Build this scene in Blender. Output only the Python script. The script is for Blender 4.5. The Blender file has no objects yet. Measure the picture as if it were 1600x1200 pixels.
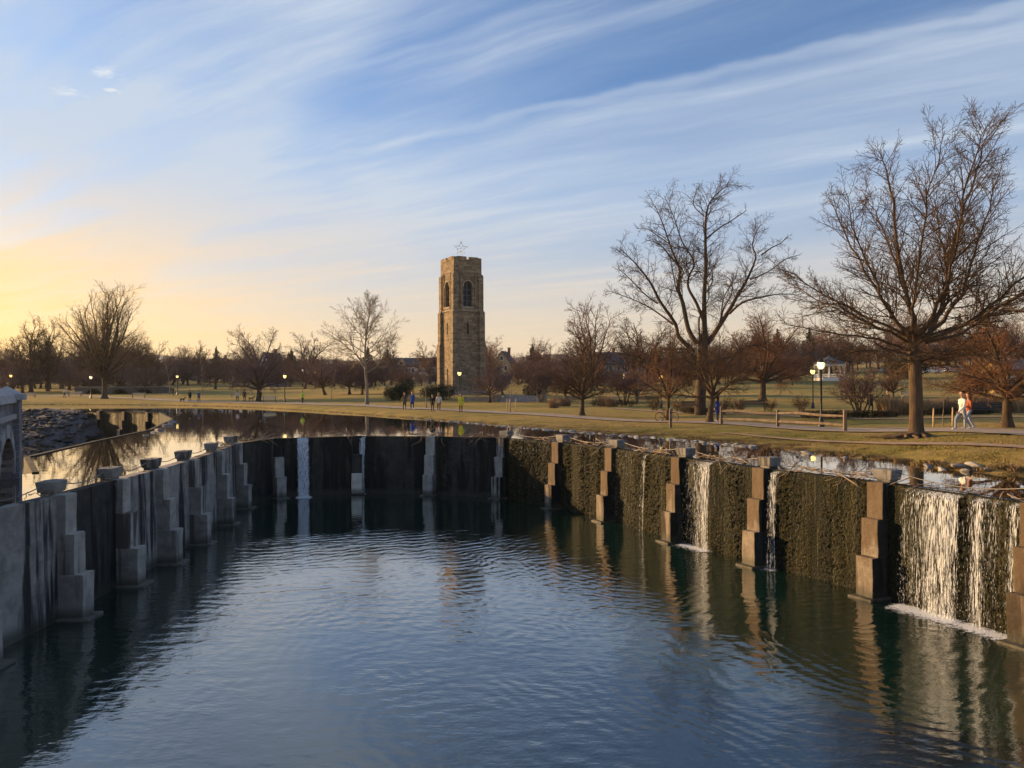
import bpy, bmesh, math, random, time
import numpy as np
from mathutils import Vector, Matrix, noise
from mathutils.geometry import tessellate_polygon
T0 = time.time()
R = math.radians
scene = bpy.context.scene
C = scene.collection

# ------------------------------------------------------------------ camera
F = 1209.0            # focal length in pixels of the 1600 px wide photograph
ZC = 5.85              # eye height above the lower pool
ZP = 3.10             # level of the upper pond
ROLL = -0.26           # the horizon drops a little towards the left
cam_data = bpy.data.cameras.new('camera')
cam = bpy.data.objects.new('camera', cam_data); C.objects.link(cam)
cam.location = (0, 0, ZC); cam.rotation_euler = (Matrix.Rotation(R(90.14), 4, 'X') @ Matrix.Rotation(R(ROLL), 4, 'Z')).to_euler()
cam_data.sensor_width = 36; cam_data.lens = 36 * F / 1600
cam_data.clip_start = 0.1; cam_data.clip_end = 20000
scene.camera = cam

# ------------------------------------------------------------------ sky, sun, exposure
SUN_EL, SUN_AZ = 11.5, -64.0         # azimuth from +Y towards +X
se, sa = R(SUN_EL), R(SUN_AZ)
SUN = Vector((math.sin(sa) * math.cos(se), math.cos(sa) * math.cos(se), math.sin(se)))
world = bpy.data.worlds.new('World'); scene.world = world; world.use_nodes = True

class NT:
    """tiny node-tree helper"""
    def __init__(s, tree): s.t = tree; s.n = tree.nodes; s.l = tree.links
    def add(s, kind, ins=None, **props):
        nd = s.n.new(kind)
        for k, v in props.items(): setattr(nd, k, v)
        for k, v in (ins or {}).items(): s.put(nd.inputs[k], v)
        return nd
    def put(s, sock, v):
        if isinstance(v, bpy.types.NodeSocket): s.l.new(v, sock)
        elif isinstance(v, bpy.types.Node): s.l.new(v.outputs[0], sock)
        else: sock.default_value = v
    def math(s, op, a, b=0.0, c=0.0, clamp=False):
        nd = s.n.new('ShaderNodeMath'); nd.operation = op; nd.use_clamp = clamp
        s.put(nd.inputs[0], a); s.put(nd.inputs[1], b); s.put(nd.inputs[2], c)
        return nd.outputs[0]
    def vmath(s, op, a, b=(0, 0, 0), out=0):
        nd = s.n.new('ShaderNodeVectorMath'); nd.operation = op
        s.put(nd.inputs[0], a); s.put(nd.inputs[1], b)
        return nd.outputs[out]
    def mix(s, f, a, b, blend='MIX'):
        nd = s.n.new('ShaderNodeMix'); nd.data_type = 'RGBA'; nd.blend_type = blend
        s.put(nd.inputs[0], f); s.put(nd.inputs[6], a); s.put(nd.inputs[7], b)
        return nd.outputs[2]
    def ramp(s, f, stops, interp='LINEAR'):
        nd = s.n.new('ShaderNodeValToRGB'); cr = nd.color_ramp; cr.interpolation = interp
        while len(cr.elements) < len(stops): cr.elements.new(0.5)
        for e, (p, c) in zip(cr.elements, stops):
            e.position = p; e.color = (c, c, c, 1) if isinstance(c, (int, float)) else (*c, 1)
        s.put(nd.inputs[0], f); return nd.outputs[0]
    def step(s, v, a, b, lo=0.0, hi=1.0):
        nd = s.n.new('ShaderNodeMapRange'); nd.interpolation_type = 'SMOOTHSTEP'
        s.put(nd.inputs[0], v); s.put(nd.inputs[1], a); s.put(nd.inputs[2], b); s.put(nd.inputs[3], lo); s.put(nd.inputs[4], hi)
        return nd.outputs[0]
    def noise(s, vec, scale, detail=4.0, rough=0.55, dist=0.0):
        nd = s.n.new('ShaderNodeTexNoise')
        s.put(nd.inputs['Vector'], vec); nd.inputs['Scale'].default_value = scale
        nd.inputs['Detail'].default_value = detail; nd.inputs['Roughness'].default_value = rough
        nd.inputs['Distortion'].default_value = dist
        return nd.outputs[0]
    def mapping(s, vec, loc=(0, 0, 0), rot=(0, 0, 0), scale=(1, 1, 1)):
        nd = s.n.new('ShaderNodeMapping'); s.put(nd.inputs[0], vec)
        nd.inputs[1].default_value = loc; nd.inputs[2].default_value = rot; nd.inputs[3].default_value = scale
        return nd.outputs[0]

def build_world():
    w = NT(world.node_tree); w.n.clear()
    out = w.add('ShaderNodeOutputWorld'); bg = w.add('ShaderNodeBackground')
    sky = w.add('ShaderNodeTexSky', sky_type='NISHITA', sun_disc=False, sun_elevation=se, sun_rotation=sa % (2 * math.pi),
                air_density=1.0, dust_density=1.2, ozone_density=3.0, altitude=100)
    d = w.add('ShaderNodeTexCoord').outputs['Generated']
    sep = w.add('ShaderNodeSeparateXYZ', {0: d}); z = sep.outputs[2]
    zc = w.math('MAXIMUM', z, 0.0)
    zz = w.math('ADD', zc, 0.03)
    p = w.add('ShaderNodeCombineXYZ', {0: w.math('DIVIDE', sep.outputs[0], zz), 1: w.math('DIVIDE', sep.outputs[1], zz)}).outputs[0]
    near = w.math('MAXIMUM', w.vmath('DOT_PRODUCT', d, tuple(SUN), 1), 0.0)     # cosine to the sun
    # cirrus: streaks that run towards the sunset
    warp = w.noise(p, 0.6, 3)
    pw = w.vmath('ADD', p, w.vmath('MULTIPLY', w.add('ShaderNodeCombineXYZ', {0: warp, 1: warp}).outputs[0], (0.3, 0.35, 0)))
    q = w.mapping(w.mapping(pw, rot=(0, 0, R(30))), scale=(0.20, 1.15, 1))
    n1 = w.noise(q, 1.0, 6, 0.56, 0.2)
    n2 = w.noise(w.mapping(w.mapping(pw, rot=(0, 0, R(58))), loc=(3.1, 1.7, 0), scale=(0.35, 1.0, 1)), 0.9, 5, 0.55, 0.3)
    cir = w.math('MULTIPLY', w.step(n1, 0.36, 0.70), 0.8)
    n3 = w.noise(w.mapping(w.mapping(pw, rot=(0, 0, R(34))), scale=(0.5, 3.6, 1)), 1.0, 7, 0.62, 0.25)
    cir = w.math('MULTIPLY', cir, w.step(n3, 0.3, 0.72, 0.45, 1.15))
    cir = w.math('ADD', cir, w.math('MULTIPLY', w.step(n3, 0.46, 0.80), 0.42))
    cir = w.math('ADD', cir, w.math('MULTIPLY', w.step(n2, 0.45, 0.78), 0.45))
    # contrail with its spread-out veil
    c1 = w.vmath('DOT_PRODUCT', p, (0.5, 0.86, 0), 1)
    along = w.vmath('DOT_PRODUCT', p, (0.86, -0.5, 0), 1)
    wob = w.math('MULTIPLY', w.math('SUBTRACT', w.noise(p, 3.0, 4), 0.5), 0.16)
    c1 = w.math('ADD', c1, wob)
    veil = w.math('MULTIPLY', w.step(c1, 2.18, 2.55), w.step(c1, 2.9, 4.6, 1.0, 0.25))
    veil = w.math('MULTIPLY', veil, w.step(w.noise(q, 0.8, 5), 0.28, 0.75, 0.25, 0.75))
    line = w.math('MULTIPLY', w.math('MULTIPLY', w.step(c1, 2.21, 2.26), w.step(c1, 2.26, 2.33, 1, 0)), w.step(along, -3.2, -1.2, 0.0, 0.42))
    line = w.math('MULTIPLY', line, w.step(along, 0.0, 2.2, 1.0, 0.25))
    c2 = w.math('ADD', w.vmath('DOT_PRODUCT', p, (0.85, 0.53, 0), 1), w.math('MULTIPLY', wob, 0.8))
    s2 = w.math('MULTIPLY', w.math('MULTIPLY', w.step(c2, 0.36, 0.66), w.step(c2, 0.68, 0.86, 1, 0)), 0.42)
    # broad bright patch in the upper left
    pd = w.vmath('DISTANCE', w.mapping(p, scale=(1, 0.8, 1)), (-1.42, 2.30, 0), 1)
    patch = w.math('MULTIPLY', w.step(w.math('ADD', pd, w.math('MULTIPLY', w.math('SUBTRACT', w.noise(p, 1.6, 5), 0.5), 1.3)), 0.15, 1.15, 1, 0), 0.6)
    # low haze near the horizon
    hz = w.step(z, 0.0, 0.36, 0.9, 0.0)
    cov = w.math('ADD', w.math('ADD', cir, veil), w.math('ADD', line, w.math('ADD', s2, patch)))
    cov = w.math('ADD', w.math('MULTIPLY', cov, 0.70), w.math('MULTIPLY', w.math('POWER', near, 3.0), w.step(n3, 0.3, 0.7, 0.25, 0.75)))
    cov = w.math('SUBTRACT', 1.0, w.math('MULTIPLY', w.math('SUBTRACT', 1.0, w.math('MINIMUM', cov, 0.92)), w.math('SUBTRACT', 1.0, hz)))
    # small cumulus scraps
    def scrap(c, r):
        dd = w.vmath('DISTANCE', p, (*c, 0), 1)
        dd = w.math('ADD', dd, w.math('MULTIPLY', w.math('SUBTRACT', w.noise(p, 22, 5, 0.75), 0.5), 0.20))
        return w.step(dd, r * -0.4, r * 0.95, 1, 0)
    sc = w.math('ADD', scrap((-1.37, 2.39), 0.055), w.math('ADD', scrap((-1.18, 2.25), 0.06), scrap((-1.22, 2.37), 0.03)), clamp=True)
    warm = w.math('MULTIPLY', w.math('POWER', near, 4.8), w.step(z, 0.02, 0.30, 1, 0.0))
    horizon = w.step(z, 0.0, 0.26, 1, 0)
    ccol = w.mix(horizon, (0.29, 0.34, 0.405, 1), (0.45, 0.35, 0.225, 1))
    ccol = w.mix(w.math('MINIMUM', w.math('MULTIPLY', warm, 1.5), 1.0), ccol, (0.80, 0.46, 0.09, 1))
    sc_n = w.n.new('ShaderNodeVectorMath'); sc_n.operation = 'SCALE'; w.put(sc_n.inputs[0], w.mix(1.0, sky.outputs[0], (0.70, 0.93, 1.18, 1), 'MULTIPLY')); sc_n.inputs['Scale'].default_value = SKY_GAIN
    col = w.mix(cov, sc_n.outputs[0], ccol)
    col = w.mix(w.math('MULTIPLY', sc, 0.5), col, (0.52, 0.50, 0.46, 1))
    s3 = w.n.new('ShaderNodeVectorMath'); s3.operation = 'SCALE'; w.put(s3.inputs[0], col); s3.inputs['Scale'].default_value = 1.0 / SKY_STRENGTH
    w.put(bg.inputs[0], s3.outputs[0]); bg.inputs[1].default_value = SKY_STRENGTH
    w.l.new(bg.outputs[0], out.inputs[0])
SKY_STRENGTH = 0.12
SKY_GAIN = 0.084
build_world()
sun_data = bpy.data.lights.new('sun', 'SUN'); sun_data.energy = 5.0; sun_data.angle = R(0.6); sun_data.color = (1.0, 0.62, 0.27)
sun = bpy.data.objects.new('sun', sun_data); C.objects.link(sun)
sun.rotation_euler = (-SUN).to_track_quat('-Z', 'Y').to_euler(); sun.location = (-60, 40, 30)
vs = scene.view_settings
vs.view_transform = 'Standard'; vs.look = 'None'; vs.exposure = 1.0; vs.gamma = 1.0; vs.use_curve_mapping = False
scene.render.engine = 'CYCLES'
cy = scene.cycles
cy.use_denoising = True; cy.max_bounces = 6; cy.diffuse_bounces = 3; cy.glossy_bounces = 4; cy.transparent_max_bounces = 8
cy.sample_clamp_indirect = 6.0; cy.caustics_reflective = False; cy.caustics_refractive = False

# ------------------------------------------------------------------ mesh helpers
def tag(o, label=None, cat=None, group=None, kind=None):
    if label: o['label'] = label
    if cat: o['category'] = cat
    if group: o['group'] = group
    if kind: o['kind'] = kind
    return o
def link(o, parent=None):
    C.objects.link(o)
    if parent is not None: o.parent = parent
    return o
def empty(name, loc=(0, 0, 0), rz=0.0, scale=1.0):
    o = bpy.data.objects.new(name, None); o.location = loc; o.rotation_euler = (0, 0, rz); o.scale = (scale,) * 3
    o.empty_display_size = 0.3
    return link(o)
def mesh_obj(name, verts, faces, mat, parent=None, smooth=False, mi=None):
    me = bpy.data.meshes.new(name)
    me.from_pydata([tuple(v) for v in verts], [], [tuple(f) for f in faces])
    for m in (mat if isinstance(mat, (list, tuple)) else [mat]): me.materials.append(m)
    if mi is not None: me.polygons.foreach_set('material_index', mi)
    if smooth: me.polygons.foreach_set('use_smooth', [True] * len(me.polygons))
    me.update()
    return link(bpy.data.objects.new(name, me), parent)
def np_obj(name, V, Fq, mat, parent=None, smooth=False):
    """fast path: V (n,3) array, Fq (m,k) array of equal-sized faces"""
    me = bpy.data.meshes.new(name)
    V = np.asarray(V, np.float32); Fq = np.asarray(Fq, np.int32); k = Fq.shape[1]
    me.vertices.add(len(V)); me.vertices.foreach_set('co', V.ravel())
    me.loops.add(Fq.size); me.loops.foreach_set('vertex_index', Fq.ravel())
    me.polygons.add(len(Fq)); me.polygons.foreach_set('loop_start', np.arange(0, Fq.size, k, dtype=np.int32))
    me.polygons.foreach_set('use_smooth', np.full(len(Fq), smooth, bool))
    me.materials.append(mat); me.update(calc_edges=True); me.validate()
    return link(bpy.data.objects.new(name, me), parent)
def share(name, src, parent=None, loc=(0, 0, 0), rot=(0, 0, 0), scale=(1, 1, 1)):
    o = bpy.data.objects.new(name, src.data if hasattr(src, 'data') else src)
    o.location = loc; o.rotation_euler = rot; o.scale = scale
    return link(o, parent)
def copy_tree(o, parent=None):
    c = o.copy(); C.objects.link(c); c.parent = parent
    for ch in list(o.children): copy_tree(ch, c)
    return c

class MB:
    def __init__(s): s.v = []; s.f = []; s.m = []
    def add(s, vs, fs, mi=0):
        b = len(s.v); s.v += [tuple(v) for v in vs]; s.f += [tuple(i + b for i in f) for f in fs]; s.m += [mi] * len(fs); return s
    def box(s, x0, x1, y0, y1, z0, z1, mi=0, M=None):
        v = [(x0, y0, z0), (x1, y0, z0), (x1, y1, z0), (x0, y1, z0), (x0, y0, z1), (x1, y0, z1), (x1, y1, z1), (x0, y1, z1)]
        if M is not None: v = [M @ Vector(p) for p in v]
        return s.add(v, [(0, 3, 2, 1), (4, 5, 6, 7), (0, 1, 5, 4), (1, 2, 6, 5), (2, 3, 7, 6), (3, 0, 4, 7)], mi)
    def frustum(s, w0, d0, w1, d1, z0, z1, mi=0, cx=0, cy=0):
        v = [(cx - w0/2, cy - d0/2, z0), (cx + w0/2, cy - d0/2, z0), (cx + w0/2, cy + d0/2, z0), (cx - w0/2, cy + d0/2, z0),
             (cx - w1/2, cy - d1/2, z1), (cx + w1/2, cy - d1/2, z1), (cx + w1/2, cy + d1/2, z1), (cx - w1/2, cy + d1/2, z1)]
        return s.add(v, [(0, 3, 2, 1), (4, 5, 6, 7), (0, 1, 5, 4), (1, 2, 6, 5), (2, 3, 7, 6), (3, 0, 4, 7)], mi)
    def tube(s, pts, r, k=6, mi=0, cap=True):
        pts = [Vector(p) for p in pts]; n = len(pts); rr = r if isinstance(r, (list, tuple)) else [r] * n
        vs = []; ref = None
        for i, p in enumerate(pts):
            t = (pts[min(i + 1, n - 1)] - pts[max(i - 1, 0)]).normalized()
            if ref is None:
                ref = t.orthogonal().normalized()
            ref = (ref - t * ref.dot(t)).normalized(); b = t.cross(ref)
            for j in range(k):
                a = 2 * math.pi * j / k
                vs.append(p + (ref * math.cos(a) + b * math.sin(a)) * rr[i])
        fs = [(i * k + j, i * k + (j + 1) % k, (i + 1) * k + (j + 1) % k, (i + 1) * k + j) for i in range(n - 1) for j in range(k)]
        if cap: fs += [tuple(range(k - 1, -1, -1)), tuple((n - 1) * k + j for j in range(k))]
        return s.add(vs, fs, mi)
    def lathe(s, prof, k=12, mi=0, c=(0, 0)):
        vs = [(c[0] + r * math.cos(2 * math.pi * j / k), c[1] + r * math.sin(2 * math.pi * j / k), z) for r, z in prof for j in range(k)]
        n = len(prof)
        fs = [(i * k + j, i * k + (j + 1) % k, (i + 1) * k + (j + 1) % k, (i + 1) * k + j) for i in range(n - 1) for j in range(k)]
        fs += [tuple(range(k - 1, -1, -1)), tuple((n - 1) * k + j for j in range(k))]
        return s.add(vs, fs, mi)
    def prism(s, poly, y0, y1, mi=0):
        """polygon in XZ extruded along Y"""
        n = len(poly); v = [(x, y0, z) for x, z in poly] + [(x, y1, z) for x, z in poly]
        return s.add(v, [tuple(range(n)), tuple(range(2 * n - 1, n - 1, -1))] + [(i, i + n, (i + 1) % n + n, (i + 1) % n) for i in range(n)], mi)
    def build(s, name, mat, parent=None, smooth=False):
        return mesh_obj(name, s.v, s.f, mat, parent, smooth, s.m if isinstance(mat, (list, tuple)) else None)

# ------------------------------------------------------------------ materials
def material(name, col, rough=0.8, var=0.25, scale=4.0, bump=0.0, bscale=None, col2=None, spec=0.3, metal=0.0, coords='Object', stretch=(1, 1, 1), rand=0.0, emit=None):
    m = bpy.data.materials.new(name); m.use_nodes = True
    t = NT(m.node_tree); b = t.n['Principled BSDF']
    vec = t.add('ShaderNodeTexCoord').outputs[coords]
    if stretch != (1, 1, 1): vec = t.mapping(vec, scale=stretch)
    nz = t.noise(vec, scale, 5, 0.6)
    c2 = col2 or tuple(max(0.0, c * (1 - var)) for c in col); c1 = col if col2 else tuple(c * (1 + var) for c in col)
    out = t.mix(t.step(nz, 0.3, 0.7), (*c1, 1), (*c2, 1))
    if rand:
        oi = t.add('ShaderNodeObjectInfo').outputs['Random']
        hs = t.add('ShaderNodeHueSaturation', {'Color': out, 'Value': t.math('ADD', 1 - rand, t.math('MULTIPLY', oi, 2 * rand)), 'Hue': t.math('ADD', 0.5 - rand * 0.04, t.math('MULTIPLY', oi, rand * 0.08))})
        out = hs.outputs[0]
    t.put(b.inputs['Base Color'], out); b.inputs['Roughness'].default_value = rough
    b.inputs['Specular IOR Level'].default_value = spec; b.inputs['Metallic'].default_value = metal
    if bump:
        bp = t.add('ShaderNodeBump', {'Height': t.noise(vec, bscale or scale * 4, 5, 0.65)}); bp.inputs['Strength'].default_value = 1.0; bp.inputs['Distance'].default_value = bump
        t.put(b.inputs['Normal'], bp.outputs[0])
    if emit:
        b.inputs['Emission Color'].default_value = (*emit[0], 1); b.inputs['Emission Strength'].default_value = emit[1]
    return m

def ground_z_profile():
    us = np.array([-1.6, -0.65, -0.4, -0.1, 0.15, 0.35, 0.65, 1.6])
    ds = np.array([25, 37, 50, 62, 80, 100, 126, 150, 200, 260, 320, 450, 800, 2000, 4000], float)
    T = [
     [3.8, 3.8, 3.8, 3.8, 3.8, 3.8, 3.85, 4.2, 5.1, 6.0, 6.9, 9.0, 13, 20, 20],
     [3.8, 3.8, 3.8, 3.8, 3.8, 3.8, 3.85, 4.2, 5.1, 6.0, 6.9, 9.0, 13, 20, 20],
     [3.8, 3.8, 3.8, 3.8, 3.8, 3.82, 4.0, 4.5, 5.6, 7.2, 8.2, 11, 16, 25, 25],
     [3.9, 3.9, 3.9, 3.9, 3.95, 4.3, 5.2, 5.75, 6.15, 6.9, 7.8, 11, 18, 28, 28],
     [3.9, 3.9, 3.9, 3.92, 4.25, 4.45, 4.75, 5.3, 6.5, 7.8, 9.0, 13, 22, 32, 32],
     [4.0, 4.0, 4.05, 4.3, 4.6, 4.8, 5.5, 6.35, 8.6, 11, 13, 18, 26, 36, 36],
     [4.45, 4.5, 4.6, 4.7, 4.8, 4.95, 5.8, 6.85, 10.2, 13, 15.5, 20, 28, 38, 38],
     [4.5, 4.5, 4.6, 4.7, 4.8, 4.95, 5.8, 6.85, 10.2, 13, 15.5, 20, 28, 38, 38]]
    T = np.array(T) - 0.75 + (3 - 5.44 * np.clip(us, -.7, .7))[:, None] * np.minimum(ds, 900)[None, :] / F
    return us, ds, T
_GU, _GD, _GT = ground_z_profile()
SHORE = [(-1.6, 118), (-0.63, 130), (-0.579, 128.6), (-0.455, 120.8), (-0.414, 115.6), (-0.331, 103.3), (-0.248, 86.0), (-0.165, 70.6), (-0.083, 59.9), (0, 51.2), (0.083, 45.3),
         (0.165, 40.6), (0.289, 34.8), (0.397, 29.9), (0.496, 27.3), (0.562, 24.6), (0.662, 22.8), (0.9, 19), (1.6, 12)]
_SU = np.array([s[0] for s in SHORE]); _SD = np.array([s[1] for s in SHORE])
def shore_d(u): return np.interp(u, _SU, _SD) - 0.6
def ground_z(x, y):
    """height of the land at world x, y (arrays or floats)"""
    x = np.asarray(x, float); y = np.maximum(np.asarray(y, float), 1.0); u = np.clip(x / y, -1.6, 1.6)
    i = np.clip(np.searchsorted(_GU, u) - 1, 0, len(_GU) - 2)
    t = np.clip((u - _GU[i]) / (_GU[i + 1] - _GU[i]), 0, 1); t = t * t * (3 - 2 * t)
    j = np.clip(np.searchsorted(_GD, y) - 1, 0, len(_GD) - 2)
    q = np.clip((y - _GD[j]) / (_GD[j + 1] - _GD[j]), 0, 1)
    zf = (_GT[i, j] * (1 - q) + _GT[i, j + 1] * q) * (1 - t) + (_GT[i + 1, j] * (1 - q) + _GT[i + 1, j + 1] * q) * t
    s = np.maximum(y - shore_d(u), -3)
    und = 0.05 * np.sin(x * 0.31 + 1.3) * np.sin(y * 0.23) + 0.12 * np.sin(x * 0.045) * np.sin(y * 0.05 + 2)
    return 2.86 + (zf + und * np.clip(s / 8, 0, 1) - 2.86) * (1 - np.exp(-np.maximum(s, -1.0) / 2.0))
def gz(x, y): return float(ground_z(x, y))
def at(px, d): return (px - 800) / F * d
def spot(px, d, dz=0.0):
    x = at(px, d); return Vector((x, d, gz(x, d) + dz))
rng = np.random.default_rng(7)
rnd = random.Random(11)
# ------------------------------------------------------------------ ground, path, water
def grass_material():
    m = bpy.data.materials.new('winter_grass'); m.use_nodes = True
    t = NT(m.node_tree); b = t.n['Principled BSDF']
    pos = t.add('ShaderNodeNewGeometry').outputs['Position']
    big = t.noise(t.mapping(pos, scale=(0.03, 0.05, 0.03)), 1.0, 4, 0.6)
    mid = t.noise(t.mapping(pos, scale=(0.25, 0.4, 0.25)), 1.0, 5, 0.65)
    fine = t.noise(pos, 9.0, 4, 0.7)
    c = t.mix(t.step(big, 0.38, 0.62), (0.205, 0.19, 0.042, 1), (0.40, 0.285, 0.085, 1))
    c = t.mix(t.step(mid, 0.35, 0.75, 0, 0.8), c, (0.37, 0.265, 0.105, 1))
    c = t.mix(t.step(t.noise(pos, 0.55, 3), 0.55, 0.7, 0, 0.5), c, (0.085, 0.10, 0.03, 1))
    c = t.mix(t.step(fine, 0.35, 0.75, 0, 0.55), c, (0.10, 0.075, 0.032, 1))
    leaf = t.add('ShaderNodeTexVoronoi', {'Vector': pos, 'Scale': 5.0}, feature='F1').outputs[0]
    c = t.mix(t.math('MULTIPLY', t.step(leaf, .10, .16, .8, 0), t.step(t.noise(pos, .5, 4), .42, .62)), c, (0.16, 0.085, 0.035, 1))
    c = t.mix(t.step(t.noise(t.mapping(pos, scale=(.16, .3, .16)), 1.0, 6, .7), .56, .66, 0, .6), c, (0.20, 0.145, 0.085, 1))
    # bare earth and fallen leaves close to the water line
    sep = t.add('ShaderNodeSeparateXYZ', {0: pos})
    low = t.math('MULTIPLY', t.step(sep.outputs[2], 3.12, 3.26, 1, 0), t.step(t.noise(pos, 1.3, 5), 0.3, 0.6))
    c = t.mix(low, c, (0.085, 0.06, 0.034, 1))
    t.put(b.inputs['Base Color'], c); b.inputs['Roughness'].default_value = 0.95; b.inputs['Specular IOR Level'].default_value = 0.1
    bp = t.add('ShaderNodeBump', {'Height': t.math('ADD', fine, t.math('MULTIPLY', t.noise(pos, 30, 3), 0.6))}); bp.inputs['Distance'].default_value = 0.06
    t.put(b.inputs['Normal'], bp.outputs[0]); return m
M_grass = grass_material()
def build_ground():
    us = np.concatenate([np.linspace(-1.6, -0.72, 16), np.linspace(-0.70, 0.72, 330), np.linspace(0.75, 1.6, 22)])
    ss = [-2, -1, -0.5, -0.2, 0, 0.15, 0.3, 0.45, 0.6, 0.8, 1, 1.25, 1.5, 1.8, 2.2, 2.7]
    s = 3.2
    while s < 3800: ss.append(s); s *= 1.055 if s < 200 else 1.12
    ss = np.array(ss)
    U, S = np.meshgrid(us, ss); D = shore_d(U) + S; X = U * D
    Z = ground_z(X, D)
    n1 = np.array([noise.noise(Vector((x * 0.8, y * 0.8, 0))) + 0.5 * noise.noise(Vector((x * 2.3, y * 2.3, 3))) for x, y in zip(X.ravel(), D.ravel())]).reshape(X.shape)
    Z += n1 * 0.05 * np.exp(-S / 30) + n1 * 0.07 * np.exp(-np.abs(S - 0.8) / 1.0)
    nr, nc = X.shape
    V = np.stack([X, D, Z], -1).reshape(-1, 3)
    idx = np.arange(nr * nc).reshape(nr, nc)
    Q = np.stack([idx[:-1, :-1], idx[:-1, 1:], idx[1:, 1:], idx[1:, :-1]], -1).reshape(-1, 4)
    o = np_obj('ground', V, Q, M_grass, smooth=True); tag(o, kind='structure'); return o
build_ground()

def ribbon(name, centre, width, mat, dz, kind='structure', nw=5, jag=0.0, seed=1):
    """a strip draped over the land along a centre line"""
    pts = []
    c = [Vector(p) for p in centre]
    for a, b in zip(c[:-1], c[1:]):
        n = max(2, int((b - a).length / 1.2))
        pts += [a.lerp(b, i / n) for i in range(n)]
    pts.append(c[-1])
    for _ in range(6):
        pts = [pts[0]] + [(pts[i - 1] + pts[i] * 2 + pts[i + 1]) / 4 for i in range(1, len(pts) - 1)] + [pts[-1]]
    V = []; n = len(pts)
    for i, p in enumerate(pts):
        t = (pts[min(i + 1, n - 1)] - pts[max(i - 1, 0)]).normalized(); nn = Vector((-t.y, t.x))
        for j in range(nw):
            w = (j / (nw - 1) - 0.5) * (width(i / (n - 1)) if callable(width) else width)
            if j in (0, nw - 1): w *= 1 + jag * noise.noise(Vector((p.x * 0.9, p.y * 0.9, seed + j)))
            q = p + nn * w
            V.append((q.x, q.y, gz(q.x, q.y) + dz))
    Q = [(i * nw + j, i * nw + j + 1, (i + 1) * nw + j + 1, (i + 1) * nw + j) for i in range(n - 1) for j in range(nw - 1)]
    o = mesh_obj(name, V, Q, mat, smooth=True); tag(o, kind=kind); return o
M_path = material('path_asphalt', (0.30, 0.25, 0.20), 0.9, 0.25, 1.2, 0.01, 40)
M_dirt = material('trodden_earth', (0.31, 0.22, 0.145), 0.95, 0.25, 2.5, 0.02, 20)
PATH = [(26.0, 24.5), (22.8, 28.5), (21.7, 36.5), (19.2, 41.0), (18.2, 43.6), (14.4, 52.0), (9.4, 57), (5.2, 62.4), (0, 69.6), (-6.5, 78), (-14.4, 87), (-24.5, 99), (-36, 110), (-50, 122), (-68, 137), (-88, 151), (-130, 166)]
ribbon('path', PATH, lambda t: 2.9 if t > 0.12 else 3.3, M_path, 0.05, jag=0.12)
ribbon('dirt_trail', [(19.3, 24.6), (17.4, 27.5), (15.6, 31.3), (13.6, 36.3), (11.3, 42.0)], lambda t: 1.0 - 0.6 * t, M_dirt, 0.05, jag=0.5)
ribbon('garden_path', [(40, 43), (29, 49), (24, 54), (19, 61), (14, 69), (10, 76)], 1.1, M_dirt, 0.045, jag=0.3)

# lower pool plan -------------------------------------------------
FEET = [(-11.4, -8.0), (-11.2, 3.2), (-11.0, 7.6), (-10.8, 12.2), (-10.65, 16.2), (-10.62, 19.76), (-10.79, 22.96), (-10.88, 25.8), (-11.14, 28.97), (-11.66, 33.02), (-12.46, 37.39),
        (-11.91, 40.35), (-8.41, 41.66), (-4.58, 41.05), (-0.99, 39.78), (1.51, 36.6), (3.56, 33.1), (5.51, 28.71), (7.39, 24.81), (9.4, 21.04), (11.06, 17.14), (12.8, 13.2), (14.2, 9.2), (15.2, 3.6), (15.6, -8.0)]
FEET = [Vector(p) for p in FEET]
NF = len(FEET)
NORM = []
for i in range(NF):
    a = FEET[max(i - 1, 0)]; b = FEET[min(i + 1, NF - 1)]; t = (b - a).normalized()
    NORM.append(Vector((t.y, -t.x)))           # towards the pool
WALL = [p - n * 0.86 for p, n in zip(FEET, NORM)]

def water_material(name, deep, bumps, rough=0.02, ior=1.45, coat=1.0):
    m = bpy.data.materials.new(name); m.use_nodes = True
    t = NT(m.node_tree); b = t.n['Principled BSDF']
    pos = t.add('ShaderNodeNewGeometry').outputs['Position']
    murk = t.noise(pos, 0.12, 3)
    t.put(b.inputs['Base Color'], t.mix(t.step(murk, 0.3, 0.7), (*deep, 1), (*[c * 0.6 for c in deep], 1)))
    b.inputs['Roughness'].default_value = rough; b.inputs['IOR'].default_value = ior; b.inputs['Specular IOR Level'].default_value = 0.65
    b.inputs['Coat Weight'].default_value = coat; b.inputs['Coat IOR'].default_value = 1.5; b.inputs['Coat Roughness'].default_value = 0.008
    h = bumps(t, pos)
    bp = t.add('ShaderNodeBump', {'Height': h}); bp.inputs['Distance'].default_value = 1.0
    t.put(b.inputs['Normal'], bp.outputs[0]); t.put(b.inputs['Coat Normal'], bp.outputs[0]); return m
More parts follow.
